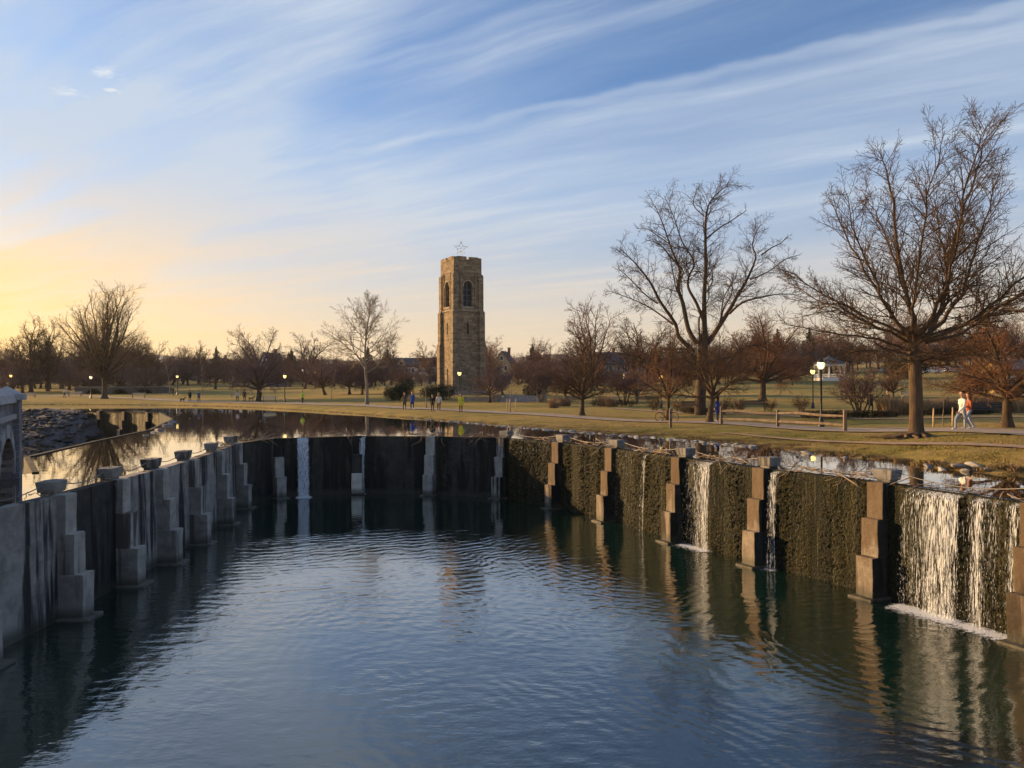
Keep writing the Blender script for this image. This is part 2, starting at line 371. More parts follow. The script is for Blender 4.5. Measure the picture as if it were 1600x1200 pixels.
def pool_bumps(t, pos):
    warp = t.vmath('ADD', pos, t.vmath('SCALE', t.add('ShaderNodeTexNoise', {'Vector': pos, 'Scale': 0.35, 'Detail': 2.0}).outputs[1], (0, 0, 0)))
    wn = t.n.new('ShaderNodeVectorMath'); wn.operation = 'MULTIPLY_ADD'
    t.put(wn.inputs[0], t.add('ShaderNodeTexNoise', {'Vector': pos, 'Scale': 0.3, 'Detail': 2.0}).outputs[1]); wn.inputs[1].default_value = (2.6, 2.6, 0); t.put(wn.inputs[2], pos)
    p = wn.outputs[0]
    def rings(c, wl, amp, fall0, fall1):
        d = t.vmath('DISTANCE', p, (*c, 0), 1); dt = t.vmath('DISTANCE', pos, (*c, 0), 1)
        return t.math('MULTIPLY', t.math('SINE', t.math('MULTIPLY', d, 2 * math.pi / wl)), t.step(dt, fall0, fall1, amp, amp * 0.12))
    h = rings((10.0, 18.8), 0.42, 0.0026, 4, 26)
    h = t.math('ADD', h, rings((-10.0, 43), 0.52, 0.0028, 6, 42))
    h = t.math('ADD', h, rings((6.2, 27), 0.33, 0.0016, 2, 18))
    h = t.math('ADD', h, t.math('MULTIPLY', t.noise(t.mapping(pos, rot=(0, 0, R(20)), scale=(1.3, 2.6, 1)), 1.0, 3, 0.5), 0.022))
    h = t.math('ADD', h, t.math('MULTIPLY', t.noise(t.mapping(pos, scale=(1, 1.4, 1)), 7.5, 3, 0.55), 0.0055))
    # calm lanes
    calm = t.step(t.noise(pos, 0.13, 3), 0.35, 0.65, 0.35, 1.2)
    far = t.step(t.add('ShaderNodeSeparateXYZ', {0: pos}).outputs[1], 29, 38, 1.0, 0.35)
    return t.math('MULTIPLY', t.math('MULTIPLY', h, calm), t.math('MULTIPLY', far, 0.9))
def pond_bumps(t, pos):
    return t.math('ADD', t.math('MULTIPLY', t.noise(t.mapping(pos, scale=(1, 1.0, 1)), 0.8, 2, 0.5), 0.0022), t.math('MULTIPLY', t.noise(pos, 3.0, 2), 0.0006))
M_pool = water_material('pool_water', (0.005, 0.026, 0.017), pool_bumps, 0.01)
M_pond = water_material('pond_water', (0.016, 0.020, 0.014), pond_bumps, 0.015)
def sheet(name, poly, z, mat, kind='structure'):
    v3 = [Vector((p[0], p[1], 0)) for p in poly]
    tris = tessellate_polygon([v3])
    tris = [t if (v3[t[1]] - v3[t[0]]).cross(v3[t[2]] - v3[t[0]]).z > 0 else t[::-1] for t in tris]
    o = mesh_obj(name, [(p[0], p[1], z) for p in poly], tris, mat); tag(o, kind=kind); return o
sheet('pool_water', [tuple(p - n * 0.12) for p, n in zip(WALL, NORM)], 0.0, M_pool)
# second basin beyond the pond
BAS = [(-15.4, 25.0), (-19.2, 30.6), (-21.4, 40), (-23.4, 50), (-29.4, 67), (-38.3, 84), (-42.5, 87), (-46.6, 90), (-50.4, 92.4), (-54.5, 94.6), (-60, 97.5), (-90, 108)]
inner = [tuple(p - n * 0.2) for p, n in zip(WALL, NORM)]
shore = [(u * (shore_d(u) + 2.5), shore_d(u) + 2.5) for u in np.linspace(1.6, -1.2, 80)]
pond_poly = inner + [(22, -8), (22, 12)] + [s for s in shore if s[0] < 32] + [(-150, 112)] + [tuple(b) for b in reversed(BAS)] + [(-30, 10), (-30, -8)]
sheet('pond_water', pond_poly, ZP, M_pond)
sheet('basin_water', [(-19.0, 28)] + BAS + [(-90, 40), (-30, 28)], 0.1, water_material('basin_water', (0.02, 0.035, 0.045), pond_bumps, 0.05))

# ------------------------------------------------------------------ concrete
def concrete(name, light, dark, stain, amount, bump=0.012, rust=None):
    """dry concrete with dark run-off stains that hang down from the crest"""
    m = bpy.data.materials.new(name); m.use_nodes = True
    t = NT(m.node_tree); b = t.n['Principled BSDF']
    pos = t.add('ShaderNodeNewGeometry').outputs['Position']; oi = t.add('ShaderNodeObjectInfo').outputs['Random']
    off = t.vmath('ADD', pos, t.add('ShaderNodeCombineXYZ', {0: t.math('MULTIPLY', oi, 37.0)}).outputs[0])
    grain = t.noise(off, 2.2, 6, 0.65)
    c = t.mix(t.step(grain, 0.3, 0.72), (*light, 1), (*dark, 1))
    runs = t.noise(t.mapping(off, scale=(1.1, 1.1, 0.13)), 1.0, 4, 0.6)
    runs2 = t.noise(t.mapping(off, scale=(5, 5, 0.25)), 1.0, 4, 0.6)
    f = t.math('ADD', runs, t.math('MULTIPLY', t.math('SUBTRACT', runs2, 0.5), 0.35))
    c = t.mix(t.step(f, 0.62 - amount * 0.35, 0.70 - amount * 0.30), c, (*stain, 1))
    sepz = t.add('ShaderNodeSeparateXYZ', {0: pos}).outputs[2]
    if rust:      # iron-brown water stain that has crept down from the crest
        zz = t.math('ADD', t.add('ShaderNodeSeparateXYZ', {0: pos}).outputs[2], t.math('MULTIPLY', t.math('SUBTRACT', t.noise(t.mapping(off, scale=(2.2, 2.2, .5)), 1.0, 5, .6), .5), 2.6))
        c = t.mix(t.step(zz, 1.0, 1.5, 0, .85), c, (*rust, 1))
    band = t.noise(t.mapping(off, scale=(.6, .6, 3.2)), 1.0, 5, .65)
    c = t.mix(t.step(band, .52, .72, 0, .5), c, (*[x * .55 for x in dark], 1))
    wet = t.step(t.math('ADD', sepz, t.math('MULTIPLY', t.math('SUBTRACT', grain, 0.5), 0.5)), 0.1, 0.42, 0.75, 0)
    c = t.mix(wet, c, (0.030, 0.034, 0.024, 1))
    pale = t.step(t.noise(t.mapping(off, scale=(3, 3, 0.5)), 1.7, 5, 0.7), 0.71, 0.76, 0, 0.5)
    c = t.mix(pale, c, (0.40, 0.38, 0.34, 1))
    t.put(b.inputs['Base Color'], c); b.inputs['Specular IOR Level'].default_value = 0.3
    t.put(b.inputs['Roughness'], t.math('SUBTRACT', 0.9, t.math('MULTIPLY', wet, 0.4)))
    bp = t.add('ShaderNodeBump', {'Height': t.math('ADD', t.noise(off, 7, 6, 0.7), t.math('MULTIPLY', t.noise(off, 60, 2), 0.2))}); bp.inputs['Distance'].default_value = bump
    t.put(b.inputs['Normal'], bp.outputs[0]); return m
M_conc_left = concrete('grey_concrete', (0.34, 0.32, 0.29), (0.18, 0.172, 0.16), (0.026, 0.027, 0.027), 0.40)
M_conc_lpier = concrete('left_pier_concrete', (0.42, 0.39, 0.35), (0.25, 0.235, 0.21), (0.08, 0.074, 0.066), 0.22)
M_conc_pier = concrete('pier_concrete', (0.30, 0.255, 0.195), (0.185, 0.15, 0.11), (0.055, 0.041, 0.027), 0.36, 0.03, (0.125, 0.086, 0.05))
M_conc_lside = concrete('shaded_pier_flank', (0.24, 0.23, 0.21), (0.14, 0.135, 0.125), (0.07, 0.066, 0.06), 0.2)  # darker copy of the left pier concrete, shade painted onto the flanks
M_conc_pale = concrete('pale_concrete', (0.66, 0.62, 0.54), (0.46, 0.43, 0.37), (0.2, 0.19, 0.16), 0.05)
M_conc_cap = concrete('cap_concrete', (0.25, 0.24, 0.22), (0.15, 0.145, 0.135), (0.07, 0.065, 0.06), 0.2)
M_conc_wet_shade = concrete('wet_dark_concrete', (0.052, 0.050, 0.043), (0.024, 0.025, 0.023), (0.009, 0.011, 0.010), 0.55, 0.02)  # wet back wall; on the pier flanks it also stands in for shade
def moss_material():
    m = bpy.data.materials.new('mossy_wet_wall'); m.use_nodes = True
    t = NT(m.node_tree); b = t.n['Principled BSDF']
    pos = t.add('ShaderNodeNewGeometry').outputs['Position']
    v = t.add('ShaderNodeTexVoronoi', {'Vector': t.mapping(pos, scale=(1, 1, 0.75)), 'Scale': 20.0, 'Randomness': 1.0}, feature='F1')
    col = t.noise(t.mapping(pos, scale=(1.2, 1.2, 0.10)), 1.3, 4, 0.6)
    c = t.mix(t.step(col, 0.34, 0.66), (0.012, 0.015, 0.006, 1), (0.056, 0.051, 0.020, 1))
    c = t.mix(t.step(v.outputs[0], 0.25, 0.6, 0.0, 0.85), c, (0.012, 0.012, 0.008, 1))
    c = t.mix(t.step(t.noise(pos, 9, 4, 0.7), 0.58, 0.78, 0, 0.5), c, (0.12, 0.105, 0.055, 1))
    c = t.mix(t.step(t.noise(t.mapping(pos, scale=(2.5, 2.5, 0.08)), 1.6, 3), 0.50, 0.62, 0, 0.88), c, (0.009, 0.011, 0.006, 1))
    c = t.mix(t.step(t.noise(t.mapping(pos, scale=(16, 16, .22)), 1.0, 3, .6), .54, .68, 0, .6), c, (0.105, 0.098, 0.062, 1))
    t.put(b.inputs['Base Color'], c); t.put(b.inputs['Roughness'], t.step(col, 0.3, 0.7, 0.5, 0.85)); b.inputs['Specular IOR Level'].default_value = 0.12
    bp = t.add('ShaderNodeBump', {'Height': t.math('SUBTRACT', t.noise(pos, 24, 4, 0.7), t.math('MULTIPLY', v.outputs[0], 0.9))}); bp.inputs['Distance'].default_value = 0.035
    t.put(b.inputs['Normal'], bp.outputs[0]); return m
M_moss = moss_material()

# ------------------------------------------------------------------ the dam round the lower pool
dam = empty('spillway_dam', (0, 0, 0))
tag(dam, 'curved concrete spillway dam with stepped piers and capped posts around the dark lower pool', 'dam')
CREST = 3.13
def wall_panel(a, b, na, nb, mat, lump, step, parent, name='wall_panel', seed=0, z0=-0.6, crest=CREST, thick=0.34):
    L = (b - a).length; nx = max(2, int(L / step)); nz = max(2, int((crest - z0) / step)); n = Vector(((na + nb).x, (na + nb).y)).normalized()
    V = []
    for k in range(nz + 1):
        z = z0 + (crest - z0) * k / nz
        for i in range(nx + 1):
            s = i / nx; p = a.lerp(b, s); sx = s * L; off = 0.0
            if lump:
                edge = min(1.0, min(sx, L - sx) / 0.25, (crest - z) / 0.12)
                colm = 0.15 + 0.95 * max(0.0, min(1.0, 0.5 + 1.3 * noise.noise(Vector((sx * 1.7 + seed * 9, z * 0.16, seed)))))
                f1 = noise.noise(Vector((sx * 17, z * 12, seed * 3.3)), noise_basis='VORONOI_F1')
                g = noise.noise(Vector((sx * 4.0, z * 1.6, seed * 5.1)))
                off = edge * lump * colm * (max(0.0, 0.75 - f1) * 1.3 + 0.45 * g)
            else:
                off = 0.012 * noise.noise(Vector((sx * 1.5, z * 0.7, seed)))
            off += 0.05 * (1 - (z - z0) / (crest - z0))
            V.append((p.x + n.x * off, p.y + n.y * off, z))
    Q = [(k * (nx + 1) + i, k * (nx + 1) + i + 1, (k + 1) * (nx + 1) + i + 1, (k + 1) * (nx + 1) + i) for k in range(nz) for i in range(nx)]
    Q = [q[::-1] for q in Q]
    base = len(V)
    for i in range(nx + 1):
        p = a.lerp(b, i / nx) - n * thick
        V.append((p.x, p.y, crest - 0.004)); 
    for i in range(nx + 1):
        p = a.lerp(b, i / nx) - n * thick
        V.append((p.x, p.y, z0))
    top = nz * (nx + 1)
    for i in range(nx):
        Q.append((top + i + 1, top + i, base + i, base + i + 1)[::-1]); Q.append((base + i + 1, base + i, base + nx + 1 + i, base + nx + 2 + i)[::-1])
    return np_obj(name, V, Q, mat, parent, smooth=bool(lump))
# a pier is three stepped blocks on a footing; local frame: x along the wall, y towards the pool
def bevel_box(name, x0, x1, y0, y1, z0, z1, bev=0.025, taper=0.0, wob=0.016, seed=0):
    me = bpy.data.meshes.new(name); bm = bmesh.new()
    bmesh.ops.create_cube(bm, size=1.0)
    for v in bm.verts:
        v.co = Vector(((x0 + x1) / 2 + v.co.x * (x1 - x0), (y0 + y1) / 2 + v.co.y * (y1 - y0), (z0 + z1) / 2 + v.co.z * (z1 - z0)))
        if taper and v.co.z < (z0 + z1) / 2:
            v.co.x *= 1 - taper; v.co.y = (y0 + y1) / 2 + (v.co.y - (y0 + y1) / 2) * (1 - taper)
    bmesh.ops.bevel(bm, geom=bm.edges[:], offset=bev, segments=2, affect='EDGES', profile=0.6)
    bmesh.ops.subdivide_edges(bm, edges=[e for e in bm.edges if e.calc_length() > .25], cuts=5, use_grid_fill=True)
    for v in bm.verts:
        v.co += noise.noise_vector(v.co * 7.0 + Vector((seed * 3, 1, 2))) * 0.011
        nn = noise.noise_vector(v.co * 1.7 + Vector((seed, seed * 2, 0)))
        v.co += nn * wob
    bm.to_mesh(me); bm.free(); return me
pier_meshes = []
for sd in range(3):
    pier_meshes.append([bevel_box('top_block', -0.26, 0.26, -0.22, 0.23, 2.14, 3.15, seed=sd), bevel_box('middle_block', -0.27, 0.27, -0.22, 0.44, 1.12, 2.16, seed=sd + 5),
                        bevel_box('bottom_block', -0.28, 0.28, -0.22, 0.66, -0.5, 1.14, seed=sd + 9), bevel_box('footing', -0.38, 0.38, -0.18, 0.86, -0.5, 0.06, 0.03, seed=sd + 13)])
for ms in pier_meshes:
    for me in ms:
        me.materials.append(M_conc_pier); me.materials.append(M_conc_wet_shade)
        if me.name.split('.')[0] != 'footing': me.polygons.foreach_set('material_index', [1 if abs(p_.normal.x) > .75 and p_.center.y < .9 else 0 for p_ in me.polygons])      # flanks blackened: algae, and their shade painted into the colour
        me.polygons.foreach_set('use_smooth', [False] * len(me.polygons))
def set_mat(o, m):
    o.material_slots[0].link = 'OBJECT'; o.material_slots[0].material = m
cap_mesh = bevel_box('cap_block', -0.315, 0.315, -0.25, 0.25, 3.20, 3.49, 0.025, 0.14)
cap_mesh.materials.append(M_conc_cap)
post_mesh = bevel_box('post', -0.21, 0.21, -0.18, 0.18, 2.95, 3.21, 0.02); post_mesh.materials.append(M_conc_cap)
CAPS = {}
for i in range(NF):
    w = WALL[i]; n = NORM[i]; ang = math.atan2(-n.x, n.y)      # local +y -> n
    right_side = i >= 14
    pr = empty('pier', (w.x, w.y, 0), ang); pr.parent = dam
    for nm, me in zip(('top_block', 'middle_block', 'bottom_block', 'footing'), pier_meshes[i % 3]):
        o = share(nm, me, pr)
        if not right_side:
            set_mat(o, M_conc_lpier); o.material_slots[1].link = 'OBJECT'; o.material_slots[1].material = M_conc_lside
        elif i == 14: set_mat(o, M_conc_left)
        if i == 12 and nm != 'bottom_block': set_mat(o, M_conc_wet_shade)
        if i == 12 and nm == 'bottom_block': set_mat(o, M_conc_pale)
        if i in (11,) and nm == 'top_block': set_mat(o, M_conc_wet_shade)
    if i not in (11, 12, 13):
        c = w - n * 0.27
        pc = empty('capped_post', (c.x, c.y, 0), ang + rnd.uniform(-0.06, 0.06)); pc.parent = dam
        share('cap_block', cap_mesh, pc); share('post', post_mesh, pc); CAPS[i] = c
BAY = {}
for i in range(NF - 1):
    a, b = WALL[i], WALL[i + 1]
    if i < 10: mat, lump, st = M_conc_left, 0, 0.45
    elif i < 13: mat, lump, st = M_conc_wet_shade, 0.035, 0.10
    elif i == 13: mat, lump, st = M_conc_wet_shade, 0.07, 0.07
    elif i < 20: mat, lump, st = M_moss, 0.065, 0.032
    else: mat, lump, st = M_moss, 0.08, 0.15
    if i in (5,): mat = M_conc_wet_shade
    wall_panel(a, b, NORM[i], NORM[i + 1], mat, lump, st, dam, seed=i)
# sagging cables between the capped posts
M_cable = material('steel_cable', (0.16, 0.15, 0.14), 0.5, 0.1, metal=0.6)
for i in range(NF - 1):
    if i in CAPS and i + 1 in CAPS and i > 2:
        a = Vector((*CAPS[i], 3.505)); b = Vector((*CAPS[i + 1], 3.505)); m = MB()
        m.tube([a.lerp(b, k / 12) - Vector((0, 0, 1.0 * (k / 12) * (1 - k / 12))) for k in range(13)], 0.014, 5); m.build('cable', M_cable, dam, True)

# second spillway wall on the far side of the pond
dam2 = empty('far_spillway', (0, 0, 0)); tag(dam2, 'distant second spillway wall with stepped piers and weir crest beside the stone bridge', 'dam')
B2 = [Vector(p) for p in BAS]
pw = [Vector((-36.2, 81.2)), Vector((-39.6, 84.4)), Vector((-43.8, 87.6)), Vector((-48.2, 90.6)), Vector((-52.8, 93.5)), Vector((-58.5, 96.3))]
for i in range(len(pw) - 1):
    t = (pw[i + 1] - pw[i]).normalized(); n = Vector((t.y, -t.x))
    if n.y > 0: n = -n
    wall_panel(pw[i + 1], pw[i], n, n, M_moss, 0.03, 0.3, dam2, seed=40 + i)
    w = pw[i + 1]; ang = math.atan2(-n.x, n.y)
    pr = empty('pier', (w.x, w.y, 0), ang); pr.parent = dam2
    for nm, me in zip(('top_block', 'middle_block', 'bottom_block', 'footing'), pier_meshes[i % 3]): set_mat(share(nm, me, pr, scale=(1.25, 1.2, 1)), M_conc_pier)
m = MB()
for a, b in zip(B2[:5], B2[1:6]):
    t = (b - a).normalized(); n = Vector((t.y, -t.x)) * 0.10
    q = [a + n, b + n, b - n, a - n]
    m.add([(p.x, p.y, 3.14) for p in q] + [(p.x, p.y, -0.3) for p in q], [(0, 1, 2, 3), (0, 4, 5, 1), (2, 6, 7, 3), (1, 5, 6, 2), (3, 7, 4, 0)])
m.build('weir_crest', M_conc_wet_shade, dam2)
# ------------------------------------------------------------------ stone bridge at the left edge
def masonry(name, c1, c2, mortar, scale, bump=0.03, sx=1.0, sz=1.0, warm=None):
    m = bpy.data.materials.new(name); m.use_nodes = True
    t = NT(m.node_tree); b = t.n['Principled BSDF']
    tc = t.add('ShaderNodeTexCoord').outputs['Object']
    sep = t.add('ShaderNodeSeparateXYZ', {0: tc})
    hv = t.add('ShaderNodeCombineXYZ', {0: t.math('ADD', t.math('MULTIPLY', sep.outputs[0], sx), t.math('MULTIPLY', sep.outputs[1], sx)), 1: t.math('MULTIPLY', sep.outputs[2], sz)}).outputs[0]
    hv = t.vmath('ADD', hv, t.vmath('MULTIPLY', t.add('ShaderNodeTexNoise', {'Vector': tc, 'Scale': 2.5, 'Detail': 3.0}).outputs[1], (0.10, 0.10, 0)))
    v = t.add('ShaderNodeTexBrick', {'Vector': hv, 'Scale': scale, 'Mortar Size': 0.018, 'Mortar Smooth': 0.3, 'Bias': 0.0, 'Brick Width': 0.62, 'Row Height': 0.24,
                                     'Color1': (*c1, 1), 'Color2': (*c2, 1), 'Mortar': (*mortar, 1)}, offset=0.5, squash=0.7, squash_frequency=3)
    c = t.mix(t.step(t.noise(tc, 1.1, 5, 0.6), 0.35, 0.7, 0, 0.55), v.outputs[0], (*[x * 0.6 for x in c2], 1))
    c = t.mix(t.step(t.noise(tc, 6.0, 4, 0.7), 0.5, 0.75, 0, 0.5), c, (*[min(1, x * 1.5) for x in c1], 1))
    t.put(b.inputs['Base Color'], c); b.inputs['Roughness'].default_value = 0.9; b.inputs['Specular IOR Level'].default_value = 0.2
    h = t.math('ADD', t.math('MULTIPLY', t.math('SUBTRACT', 1.0, v.outputs[1]), 0.7), t.math('MULTIPLY', t.noise(tc, 7, 5, 0.7), 0.7))
    bp = t.add('ShaderNodeBump', {'Height': h}); bp.inputs['Distance'].default_value = bump
    t.put(b.inputs['Normal'], bp.outputs[0]); return m
M_bridge = masonry('bridge_masonry', (0.27, 0.27, 0.28), (0.15, 0.155, 0.17), (0.30, 0.29, 0.28), 1.5, 0.06)
M_ledge = material('bridge_coping', (0.34, 0.33, 0.33), 0.85, 0.15, 3, 0.01, 12)
def build_bridge():
    N, Fp = Vector((-12.5, 18.4)), Vector((-15.4, 24.0))
    t = (Fp - N); L = t.length; t.normalize()
    br = empty('stone_bridge', (N.x, N.y, 0), math.atan2(t.y, t.x)); tag(br, 'grey stone masonry bridge end with pale coping and dark arch at the frame edge', 'bridge')
    # local x along the bridge face, y to the left (away from the water), z up; arch centred at x = c
    c, hw, spring, rise, top = L - 2.7, 1.9, 3.0, 1.45, 5.42
    arch = [(c + hw * math.cos(a), spring + rise * math.sin(a)) for a in np.linspace(0, math.pi, 21)]
    depth = 4.6
    V, Q = [], []
    # front (y=0) and back (y=depth) spandrels as strips from arch up to the parapet
    xs = [p[0] for p in arch]
    def quad(a, b, c_, d): i = len(V); V.extend([a, b, c_, d]); Q.append((i, i + 1, i + 2, i + 3))
    for y in (0.0, depth):
        for (x0, z0), (x1, z1) in zip(arch[:-1], arch[1:]): quad((x1, y, z1), (x0, y, z0), (x0, y, top), (x1, y, top))
        quad((c + hw, y, -1), (L, y, -1), (L, y, top), (c + hw, y, top)); quad((-.4, y, -1), (c - hw, y, -1), (c - hw, y, top), (-.4, y, top))
    quad((L, 0, -1), (L, depth, -1), (L, depth, top), (L, 0, top)); quad((-.4, 0, top), (L, 0, top), (L, depth, top), (-.4, depth, top))
    quad((-.4, depth, -1), (-.4, 0, -1), (-.4, 0, top), (-.4, depth, top))
    w = mesh_obj('spandrel_wall', V, Q, M_bridge, br)
    V, Q = [], []
    for (x0, z0), (x1, z1) in zip(arch[:-1], arch[1:]): quad((x0, 0, z0), (x1, 0, z1), (x1, depth, z1), (x0, depth, z0))
    quad((c + hw, 0, -1), (c + hw, 0, spring), (c + hw, depth, spring), (c + hw, depth, -1)); quad((c - hw, 0, spring), (c - hw, 0, -1), (c - hw, depth, -1), (c - hw, depth, spring))
    mesh_obj('arch_soffit', V, Q, M_bridge, br)
    # voussoirs round the arch
    n = 17
    for k in range(n):
        a0, a1 = math.pi * (k + 0.04) / n, math.pi * (k + 0.96) / n; o = 0.38
        m = MB(); P = [(hw * math.cos(a), rise * math.sin(a)) for a in (a0, a1)] + [((hw + o) * math.cos(a), (rise + o) * math.sin(a)) for a in (a1, a0)]
        m.prism([(c + x, spring + z) for x, z in P], -0.07, 0.3); m.build('voussoir', M_ledge if k % 3 else M_bridge, br)
    # pilaster at the end, its cap and the sloped coping of the parapet
    m = MB(); m.box(L - 0.75, L + 0.12, -0.16, depth + 0.1, -1, 5.49); m.build('pilaster', M_bridge, br)
    x = -.4
    while x < L - 0.8:
        x1 = min(x + 1.5, L - 0.8); m = MB(); m.prism([(0, 0), (1, 0), (1, 1)], 0, 0) if False else None
        m.add([(x + .006, -0.12, top), (x1, -0.12, top), (x1, 0.5, top), (x + .006, 0.5, top), (x + .006, -0.05, top + 0.22), (x1, -0.05, top + 0.22), (x1, 0.2, top + 0.42), (x + .006, 0.2, top + 0.42), (x + .006, 0.5, top + 0.2), (x1, 0.5, top + 0.2)],
              [(0, 3, 2, 1), (0, 1, 5, 4), (4, 5, 6, 7), (7, 6, 9, 8), (2, 3, 8, 9), (1, 2, 9, 6, 5), (0, 4, 7, 8, 3)])
        m.build('coping_stone', M_ledge, br); x = x1
    m = MB(); m.box(L - 0.85, L + 0.22, -0.28, 0.7, 5.49, 5.66); m.add([(L - 0.8, -0.22, 5.66), (L + 0.17, -0.22, 5.66), (L + 0.17, 0.65, 5.66), (L - 0.8, 0.65, 5.66), (L - 0.32, 0.2, 5.92)], [(0, 1, 4), (1, 2, 4), (2, 3, 4), (3, 0, 4)])
    m.build('pilaster_cap', M_ledge, br)
    m = MB(); m.box(-.4, L - 0.76, -0.10, -0.001, 4.93, 5.08); m.build('string_course', M_ledge, br)
build_bridge()

# ------------------------------------------------------------------ stones: rubble slope and shore rocks
M_rock = material('bank_rock', (0.29, 0.275, 0.25), 0.85, 0.25, 3, 0.03, 9, rand=0.3)
M_rubble = material('slate_rubble', (0.060, 0.062, 0.066), 0.8, 0.3, 4, 0.03, 12, rand=0.35)
def rock_mesh(name, seed, flat=0.55, mat=None):
    bm = bmesh.new(); bmesh.ops.create_icosphere(bm, subdivisions=2, radius=1.0)
    r = random.Random(seed); planes = [(Vector((r.gauss(0, 1), r.gauss(0, 1), r.gauss(0, 0.8))).normalized(), r.uniform(0.55, 0.85)) for _ in range(9)]
    for v in bm.verts:
        for n, d in planes:
            k = v.co.dot(n)
            if k > d: v.co -= n * (k - d)
        v.co += noise.noise_vector(v.co * 2 + Vector((seed, 0, 0))) * 0.06
        v.co.z *= flat
    me = bpy.data.meshes.new(name); bm.to_mesh(me); bm.free(); me.materials.append(mat); return me
rocks = [rock_mesh('bank_rock', s, 0.38, M_rock) for s in range(7)]
rubbles = [rock_mesh('rubble_stone', s + 50, 0.4, M_rubble) for s in range(6)]
def rubble_slope():
    nx, ny = 40, 16; V = []
    for j in range(ny + 1):
        for i in range(nx + 1):
            x = -100 + (-46.5 + 100) * i / nx; v = j / ny
            base = 93.0 + (-x - 54) * 0.35
            y = base - 13.5 + 14.5 * v; z = -0.4 + 3.6 * v + 0.3 * noise.noise(Vector((x * 0.5, y * 0.5, 1)))
            edge = max(0.0, (x + 52) / 5.5); z -= edge * edge * 3.2
            V.append((x, y, z))
    Q = [(j * (nx + 1) + i, j * (nx + 1) + i + 1, (j + 1) * (nx + 1) + i + 1, (j + 1) * (nx + 1) + i) for j in range(ny) for i in range(nx)]
    s = mesh_obj('rubble_bank', V, Q, M_rubble, smooth=True); tag(s, kind='structure')
    Vs, Fs = [], []; r = random.Random(3); b = 0
    for k in range(1000):
        i = r.uniform(27.5, nx - .2); j = r.uniform(0, ny - .2)
        p = Vector(V[int(j) * (nx + 1) + int(i)]) + Vector((r.uniform(-.6, .6), r.uniform(-.5, .5), 0.05))
        me = rubbles[k % 6]; sc = r.uniform(0.12, 0.5); Rm = Matrix.Rotation(r.uniform(0, 6.28), 4, 'Z') @ Matrix.Rotation(r.uniform(-.6, .6), 4, 'X')
        for v in me.vertices: Vs.append(tuple(p + (Rm @ v.co) * sc))
        for f in me.polygons: Fs.append([q + b for q in f.vertices])
        b = len(Vs)
    o = np_obj('rubble_stones', Vs, Fs, M_rubble); tag(o, 'loose slate grey rubble covering the bank beside the stone bridge', 'rubble', kind='stuff')
rubble_slope()
r = random.Random(21)
def put_rock(px, ds, sc, label, group):
    u = (px - 800) / F; d = float(shore_d(u)) + ds; x = u * d
    o = share('bank_rock', rocks[r.randrange(7)], None, (x, d, max(gz(x, d), ZP - 0.03) + sc * 0.14), (r.uniform(-.25, .25), r.uniform(-.25, .25), r.uniform(0, 6.28)), (sc * r.uniform(.9, 1.6), sc * r.uniform(.75, 1.1), sc * r.uniform(.7, 1.1)))
    tag(o, label, 'rock', group); return o
px = 640.0
while px < 1180:
    u = (px - 800) / F; d = float(shore_d(u)); k = d / F
    for _ in range(2 if px > 700 else 1):
        sc = r.uniform(0.09, 0.22) if px > 760 else r.uniform(0.12, 0.22)
        put_rock(px + r.uniform(-5, 5), r.uniform(0.45, 1.5), sc, 'grey rock in the riprap row along the water edge below the path', 'rocks lining the pond bank')
    px += r.uniform(4, 8.5)
px = 1180.0
while px < 1345:
    put_rock(px, r.uniform(0.4, 1.2), r.uniform(0.08, 0.18), 'half-buried grey rock on the muddy bank below the split rail fence', 'half-buried rocks below the fence'); px += r.uniform(18, 38)
for px, ds, sc, lb in ((1263, 0.9, 0.24, 'pale flat rock on the bank below the last fence post'), (1452, 0.75, 0.24, 'dark grey rock at the water edge right under the big oak'), (1500, 0.95, 0.30, 'pale slab tilted on the grass bank below the walking couple'),
                      (1521, 1.15, 0.30, 'pale angular boulder topmost of the bank pile below the couple'), (1508, 0.7, 0.2, 'low grey stone in the water below the pale boulder'), (1540, 0.9, 0.18, 'small grey stone right of the pale angular boulder'), (1472, 0.6, 0.17, 'small dark stone between the oak rock and the tilted slab')):
    put_rock(px, ds, sc, lb, None)
for px, y, sc in ((262, 665, 0.6), (248, 672, 0.55), (268, 659, 0.7), (240, 676, 0.4), (228, 680, 0.35)):
    d = F * (ZC - 3.1) / (y - 605.4); o = share('bank_rock', rocks[r.randrange(7)], None, (at(px, d), d, 3.12), (0, 0, r.uniform(0, 6)), (sc * .8, sc * .55, sc * .5)); tag(o, 'rock piled at the corner of the far weir crest', 'rock', 'rocks at the far weir corner')
# tufts of dead grass on the bank under the big oak
M_straw = material('dead_grass', (0.20, 0.135, 0.065), 0.9, 0.3, 3, rand=0.2)
def tuft_mesh(name, n, h, spread, seed, mat, lean=0.5, w=0.012):
    r = random.Random(seed); V, Q = [], []
    for k in range(n):
        a = r.uniform(0, 6.28); rr = spread * math.sqrt(r.random()); x, y = rr * math.cos(a), rr * math.sin(a); hh = h * r.uniform(.55, 1.1)
        la = a + r.gauss(0, .7); ln = lean * hh * r.uniform(.2, 1); dx, dy = math.cos(la) * ln, math.sin(la) * ln
        px_, py_ = -math.sin(la + 1) * w, math.cos(la + 1) * w; b = len(V)
        V += [(x - px_, y - py_, 0), (x + px_, y + py_, 0), (x + dx * .4 + px_ * .8, y + dy * .4 + py_ * .8, hh * .65), (x + dx * .4 - px_ * .8, y + dy * .4 - py_ * .8, hh * .65), (x + dx, y + dy, hh)]
        Q += [(b, b + 1, b + 2, b + 3), (b + 3, b + 2, b + 4)]
    me = bpy.data.meshes.new(name); me.from_pydata(V, [], Q); me.materials.append(mat); return me
